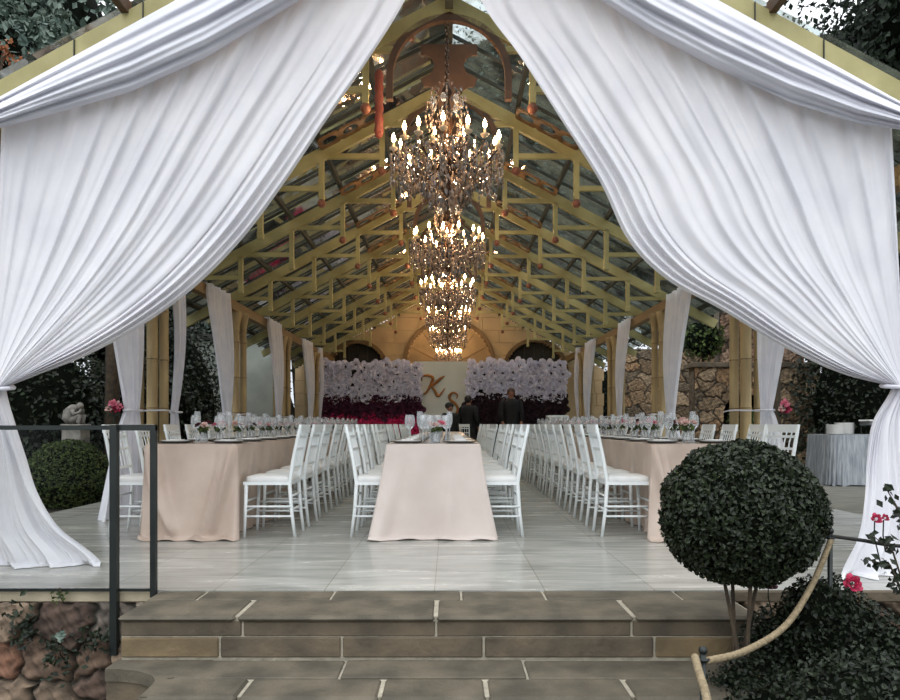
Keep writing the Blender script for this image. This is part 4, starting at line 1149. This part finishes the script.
for tip,mid in (((884,485),(905,520)),((872,535),(893,552)),((893,572),(900,590)),((868,560),(890,565)),((895,505),(905,530))):
    a = P(915,620,3.0); b = P(*mid,3.0); c = P(*tip,3.0); m.tube([a,b,c],[0.005,0.004,0.002],5)
    pts = np.array([list(b.lerp(c, f)) for f in np.linspace(0,1,16)]) + RNG.normal(size=(16,3))*0.016
    leaves(lf,pts,np.tile([0,-1,0.3],(16,1)),0.036,jit=0.5)
o = m.build('stem','bark',t,smooth=True); o.location = -t0
o = lf.build('leaves','leaf_dark',t); o.location = -t0

# ropes and posts
def rope(pts, r, mt, label, strands=3, turns=40):
    dense = [Vector(interp([tuple(p) for p in pts], i/300)) for i in range(301)]
    m = MB()
    if strands:
        for s_ in range(strands):
            q = []
            for i,p in enumerate(dense):
                tv = (dense[min(i+1,300)]-dense[max(i-1,0)]).normalized(); a = tv.cross(Vector((0,1,0.01))).normalized(); b = tv.cross(a)
                an = 2*PI*(turns*i/300 + s_/strands); q.append(p + a*math.cos(an)*r*0.55 + b*math.sin(an)*r*0.55)
            m.tube(q, r*0.50, 6)
    else: m.tube(dense, r, 8)
    return tag(m.build('rope',mt,smooth=True), label, 'rope')
rope([P(831,540,3.05),P(812,585,2.95),P(785,626,2.8),P(745,651,2.6),P(706,661,2.42)],0.013,'rope','tan twisted rope sagging from the upper post down to the lower post')
rope([P(695,657,2.40),P(700,675,2.25),P(707,700,2.1),P(716,760,1.9)],0.013,'rope','tan twisted rope hanging from the lower post out of the frame',turns=22)
rope([P(831,536,3.05),P(860,540,3.05),P(900,546,3.05),P(960,545,3.1)],0.008,'dark_rope','dark thin rope running right from the upper post in front of the curtain',strands=0)
for px,py,d,zb,lab in ((830,532,3.06,-0.45,'upper dark rope post beside the clipped ball shrub'),(703,652,2.42,-0.70,'lower dark rope post at the foot of the shrub by the steps')):
    p = P(px,py,d); t = thing('rope_post',(p.x,p.y,zb),lab,'post','rope posts'); H = p.z-zb
    m = MB(); m.tube([(0,0,0),(0,0,H)],0.011,8); m.build('shaft','steel',t,smooth=True)
    m = MB(); m.ball((0,0,H+0.005),0.016,10); m.tube([(0.018*math.cos(a),0.018*math.sin(a),H-0.025) for a in [2*PI*k/12 for k in range(13)]],0.005,5); m.build('ring_cap','steel',t,smooth=True)

# ================================================================== OUTSIDE
# statue
t = thing('statue',(-5.33,10.0,-0.08),'weathered grey stone statue of a crouching figure on a pedestal, behind the round shrub','statue')
m = MB(); m.box(-0.16,0.16,-0.16,0.16,0,0.08,0.01); m.box(-0.135,0.135,-0.135,0.135,0.08,0.92,0.01); m.box(-0.15,0.15,-0.15,0.15,0.92,1.0,0.012); m.build('pedestal','statue',t)
m = MB()
m.tube([(-0.06,0,1.03),(-0.10,0,1.09),(-0.085,0,1.16),(-0.03,0,1.22),(0.03,0,1.235)],[0.075,0.095,0.09,0.07,0.045],12)
m.ball((0.065,-0.01,1.255),0.048,12,1.1)
for s_ in (-1,1):
    m.tube([(-0.05,s_*0.05,1.04),(0.05,s_*0.06,1.10),(0.085,s_*0.06,1.13),(0.06,s_*0.06,1.03),(0.09,s_*0.06,1.01)],[0.05,0.045,0.035,0.03,0.025],9)
    m.tube([(-0.02,s_*0.07,1.2),(0.02,s_*0.095,1.14),(0.075,s_*0.05,1.16),(0.085,s_*0.02,1.21)],[0.035,0.03,0.024,0.018],9)
m.build('crouching_figure','statue',t,smooth=True)

# stone garden walls on the right
PAL = [(120,100,76),(142,120,92),(106,90,70),(150,130,104),(130,104,76),(96,84,68)]
rubble_wall('wall_garden_right', 4.9, 7.4, -0.1, 2.05, 14.0, 0.24, 21, PAL, 0.05, arch=(5.9,1.1,0.42), aspect=1.4)
rubble_wall('wall_garden_right_high', 5.6, 7.35, 2.05, 4.2, 14.5, 0.24, 22, [(130,104,84),(150,126,106),(112,92,76)], 0.04, aspect=1.4)
m = MB(); m.box(4.85,7.45,13.88,14.5,2.05,2.15,0.01); struct(m.build('trim_garden_wall_coping','riser_brown'))
m = MB(); m.box(5.2,6.6,14.3,14.4,-0.1,1.7); struct(m.build('door_3','dark_door'))  # dark slab added behind the open archway to give its darkness
rubble_wall('wall_garden_far_right', 4.7, 9.5, -0.1, 3.1, 20.4, 0.3, 23, PAL, 0.05)
m = MB(); m.box(-6.6,-3.95,16.9,17.1,-0.1,2.95); struct(m.build('wall_pale_outbuilding','pale_plaster'))
m = MB(); m.box(-6.7,-3.9,16.8,17.2,2.95,3.08); struct(m.build('trim_outbuilding_roof','purlin'))

# buffet table
t = thing('buffet_table',(6.35,10.9,-0.012),'outdoor buffet table in the dark garden right of the hall, under a silver-grey cloth','table')
m = MB(); rows = []
for j in range(16):
    v = j/15; row = []
    for k in range(97):
        a = 2*PI*k/96; c_,s2 = math.cos(a),math.sin(a); e_ = 0.3
        fx = math.copysign(abs(c_)**e_,c_); fy = math.copysign(abs(s2)**e_,s2); fo = 1+0.035*v*math.sin(k*1.7)+0.05*v
        row.append((0.62*fx*fo, 0.42*fy*fo, 0.76*(1-v)+0.01+0.012*math.sin(k)*v))
    rows.append(row)
m.grid(rows); m.grid([rows[0],[(0,0,0.775)]*97]); m.build('cloth','grey_cloth',t,smooth=True)
def stack(x,y,n,r,label):
    t = thing('plate_stack',(x,y,0.76),label,'plates','stacked white plates'); 
    for k in range(n):
        m = MB(); m.lathe([(0.001,0.0),(r*0.6,0.0),(r,0.014),(r,0.018),(r*0.6,0.006),(0.001,0.005)],(0,0,k*0.0135),20,cap=False); m.build('plate','porcelain',t,smooth=True)
stack(5.93,10.75,11,0.13,'shorter stack of white plates at the left end of the buffet table')
stack(6.18,10.95,13,0.14,'taller stack of white plates behind on the buffet table')
t = thing('chafing_dish',(6.58,10.75,0.76),'metal tray on a stand on the buffet table, right of the plates','serving dish')
m = MB(); m.box(-0.2,0.2,-0.14,0.14,0.14,0.2,0.012); m.build('tray','metal_grey',t)
m = MB()
for a in (-1,1):
    for b in (-1,1): m.tube([(a*0.18,b*0.12,0),(a*0.18,b*0.12,0.14)],0.008,6)
m.tube([(-0.18,-0.12,0.03),(0.18,-0.12,0.03)],0.006,6); m.build('stand','steel',t)
m = MB(); m.box(-0.21,0.21,-0.15,0.15,0.2,0.225,0.01); m.build('lid','porcelain',t)
# pink bouquets tied at the nearest side drapes
def posy(x,y,z,label,n=7,s=0.045):
    t = thing('flower_bunch',(x,y,z),label,'flowers'); rd = random.Random(int(x*10))
    for k in range(n):
        m = MB(); rosette(m,(rd.uniform(-.08,.08),rd.uniform(-.06,.06),rd.uniform(-.06,.06)),s*rd.uniform(.7,1.1),14,(0,-1,0.4),0.8,0.8); m.build('bloom',('rose_pink','rose_blush','rose_red')[k%3],t)
    m = MB(); m.tube([(0,0,-0.25),(0.01,0,-0.1),(0,0,0)],0.006,5); pts,d = shell(20,(0,0,-0.02),(0.1,0.08,0.08),0.5); leaves(m,pts,d,0.05); m.build('greenery','leaf_dark',t)
posy(-3.36,7.00,1.07,'pink flowers tied to the nearest left side drape')
posy(3.34,7.00,1.07,'pink and white flowers tied to the nearest right side drape',6,0.05)

# hedges and trees
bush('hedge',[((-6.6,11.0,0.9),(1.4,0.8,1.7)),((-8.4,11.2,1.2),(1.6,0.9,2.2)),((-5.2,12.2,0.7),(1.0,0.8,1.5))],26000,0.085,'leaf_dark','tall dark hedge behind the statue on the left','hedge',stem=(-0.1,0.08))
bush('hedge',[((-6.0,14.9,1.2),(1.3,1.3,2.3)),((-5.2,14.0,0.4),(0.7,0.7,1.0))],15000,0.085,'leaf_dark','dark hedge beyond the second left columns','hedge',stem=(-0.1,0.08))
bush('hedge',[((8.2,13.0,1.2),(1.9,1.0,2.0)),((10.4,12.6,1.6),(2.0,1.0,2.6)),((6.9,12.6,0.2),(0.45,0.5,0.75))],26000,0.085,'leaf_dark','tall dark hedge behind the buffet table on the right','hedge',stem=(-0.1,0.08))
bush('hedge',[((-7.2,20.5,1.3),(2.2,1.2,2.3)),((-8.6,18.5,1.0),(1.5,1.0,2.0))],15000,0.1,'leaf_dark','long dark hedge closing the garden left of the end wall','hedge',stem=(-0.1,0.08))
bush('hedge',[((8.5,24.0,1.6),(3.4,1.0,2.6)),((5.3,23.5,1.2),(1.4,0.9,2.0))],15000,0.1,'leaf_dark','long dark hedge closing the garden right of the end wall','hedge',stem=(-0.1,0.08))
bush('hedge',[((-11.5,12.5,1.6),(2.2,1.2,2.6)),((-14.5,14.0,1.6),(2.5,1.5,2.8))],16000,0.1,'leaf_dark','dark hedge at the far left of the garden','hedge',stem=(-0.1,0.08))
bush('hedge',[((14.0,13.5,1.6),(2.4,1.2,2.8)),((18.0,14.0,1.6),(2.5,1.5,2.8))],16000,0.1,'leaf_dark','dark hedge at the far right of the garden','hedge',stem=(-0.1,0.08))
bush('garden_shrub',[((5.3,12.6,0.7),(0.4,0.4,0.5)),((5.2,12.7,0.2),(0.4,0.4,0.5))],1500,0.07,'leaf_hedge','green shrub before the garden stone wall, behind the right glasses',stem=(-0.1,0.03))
bush('garden_shrub',[((5.15,14.2,2.66),(0.45,0.3,0.48))],900,0.09,'leaf_hedge','leafy plant growing on top of the right garden wall',stem=(2.15,0.03))
bush('garden_shrub',[((-4.9,15.9,0.6),(0.42,0.4,0.75))],1800,0.07,'leaf_dark','dark rounded shrub outside between the second and third left columns',stem=(-0.1,0.03))
TREES = [(-11.0,15,7.4,3.8,5.4),(-11.0,22.5,8.0,4.6,6.8),(-14,10,6.0,3.8,5.0),(-6.5,31,10.5,6.5,9.0),(3.0,34,12.0,6.5,10.0),(11.5,31,10.0,6.0,8.5),(12,22,8.0,4.4,6.6),(12.8,15.5,7.4,3.8,5.4),(16.5,10.5,6.0,4.0,5.0),(-7.9,10.4,6.8,2.2,2.2),(8.4,11.0,7.0,2.4,2.4)]
WH = ['left, behind the tall hedge','left, beyond the pale outbuilding','far left, beside the hedge','back left, beyond the end wall','middle, above the end wall','back right, beyond the end wall','right, beyond the garden wall','right, behind the buffet hedge','far right, beside the hedge','left, overhanging the glass roof','right, overhanging the glass roof']
for i,(x,y,z,rx,rz_) in enumerate(TREES):
    rd = random.Random(i); bl = [((x,y,z),(rx,rx,rz_))]
    for k in range(4):
        a = k*1.57+i; bl.append(((x+rx*0.6*math.cos(a),y+rx*0.5*math.sin(a),z+rz_*rd.uniform(-.5,.4)),(rx*0.5,rx*0.5,rz_*0.5)))
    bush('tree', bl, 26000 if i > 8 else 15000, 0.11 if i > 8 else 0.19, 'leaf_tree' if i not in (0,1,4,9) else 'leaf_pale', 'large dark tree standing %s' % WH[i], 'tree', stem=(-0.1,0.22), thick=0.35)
def loose_tree(x,y,z,r,n,size,lm,label,zb=-0.1):
    t = thing('tree',(x,y,0),label,'tree'); t0 = Vector(t.location); m = MB(); s_ = MB()
    s_.tube([(x,y,zb),(x,y,z*0.6),(x,y,z)],[0.12,0.09,0.04],7)
    rd = random.Random(n)
    for k in range(16):
        d = Vector((rd.gauss(0,1),rd.gauss(0,1),rd.gauss(0,0.8))).normalized(); e_ = Vector((x,y,z))+Vector((d.x*r[0],d.y*r[1],d.z*r[2]))*rd.uniform(.5,1)
        s_.tube([(x,y,z*0.75),tuple(e_)],[0.03,0.01],5)
        pts = np.array(e_)+RNG.normal(size=(n//16,3))*0.3*min(r); leaves(m,pts,RNG.normal(size=pts.shape),size)
    o = m.build('foliage',lm,t); o.location=-t0; o = s_.build('branches','bark',t,smooth=True); o.location=-t0
loose_tree(-4.85,7.3,4.5,(0.75,1.0,0.28),1600,0.05,'leaf_red','russet-leaved tree outside beyond the left roof slope')
loose_tree(-5.0,10.4,4.4,(0.7,1.2,0.7),1200,0.10,'leaf_red','second russet-leaved tree, farther back beside the left roof slope')
loose_tree(5.1,11.0,4.9,(1.1,1.4,1.1),1800,0.12,'leaf_tree','slender green tree outside beside the right roof slope')

# ivy and ferns in the left retaining wall, lantern under the ridge
for k,(px,py,n,sz,lm,lab) in enumerate(((22,628,90,0.035,'leaf_dark','dark ivy clump in the retaining wall, nearest the left picture edge'),(58,655,70,0.035,'leaf_dark','dark ivy clump low in the middle of the retaining wall'),
        (92,640,60,0.032,'leaf_dark','dark ivy clump beside the foot of the railing post'),(58,597,26,0.022,'leaf_hedge','small green fern growing on the coping of the retaining wall'),(60,636,14,0.035,'leaf_pale','pale grey-green leafy tuft in the retaining wall'))):
    c = P(px,py,3.81); t = thing('wall_plant',(c.x,c.y,c.z),lab,'plant')
    pts = RNG.normal(size=(n,3))*np.array([0.05 if n>30 else 0.025,0.012,0.06 if n>30 else 0.02]); lf = MB(); leaves(lf,pts,np.tile([0,-1,0.2],(n,1)),sz,jit=0.6); lf.build('leaves',lm,t)
    m = MB(); m.tube([(0,0.06,-0.05),(0,0.02,0),(0.01,0.0,0.05)],0.004,5); m.build('stem','bark',t)
t = thing('paper_lantern',(-0.66,6.6,4.28),'narrow salmon-red paper lantern hanging under the roof left of the nearest chandelier','lantern')
mat('lantern_paper',(150,84,74),(176,108,94),rough=0.7,scale=6,transl=0.4)
m = MB(); m.lathe([(0.02,-0.66),(0.035,-0.64)]+[(0.036+0.010*(k%2),-0.64+0.05*k) for k in range(13)]+[(0.02,-0.02)],(0,0,0),14,cap=False); m.build('shade','lantern_paper',t,smooth=True)
m = MB(); m.tube([(0,0,-0.04),(0,0,0.12)],0.004,5); m.build('cord','dark_rope',t)
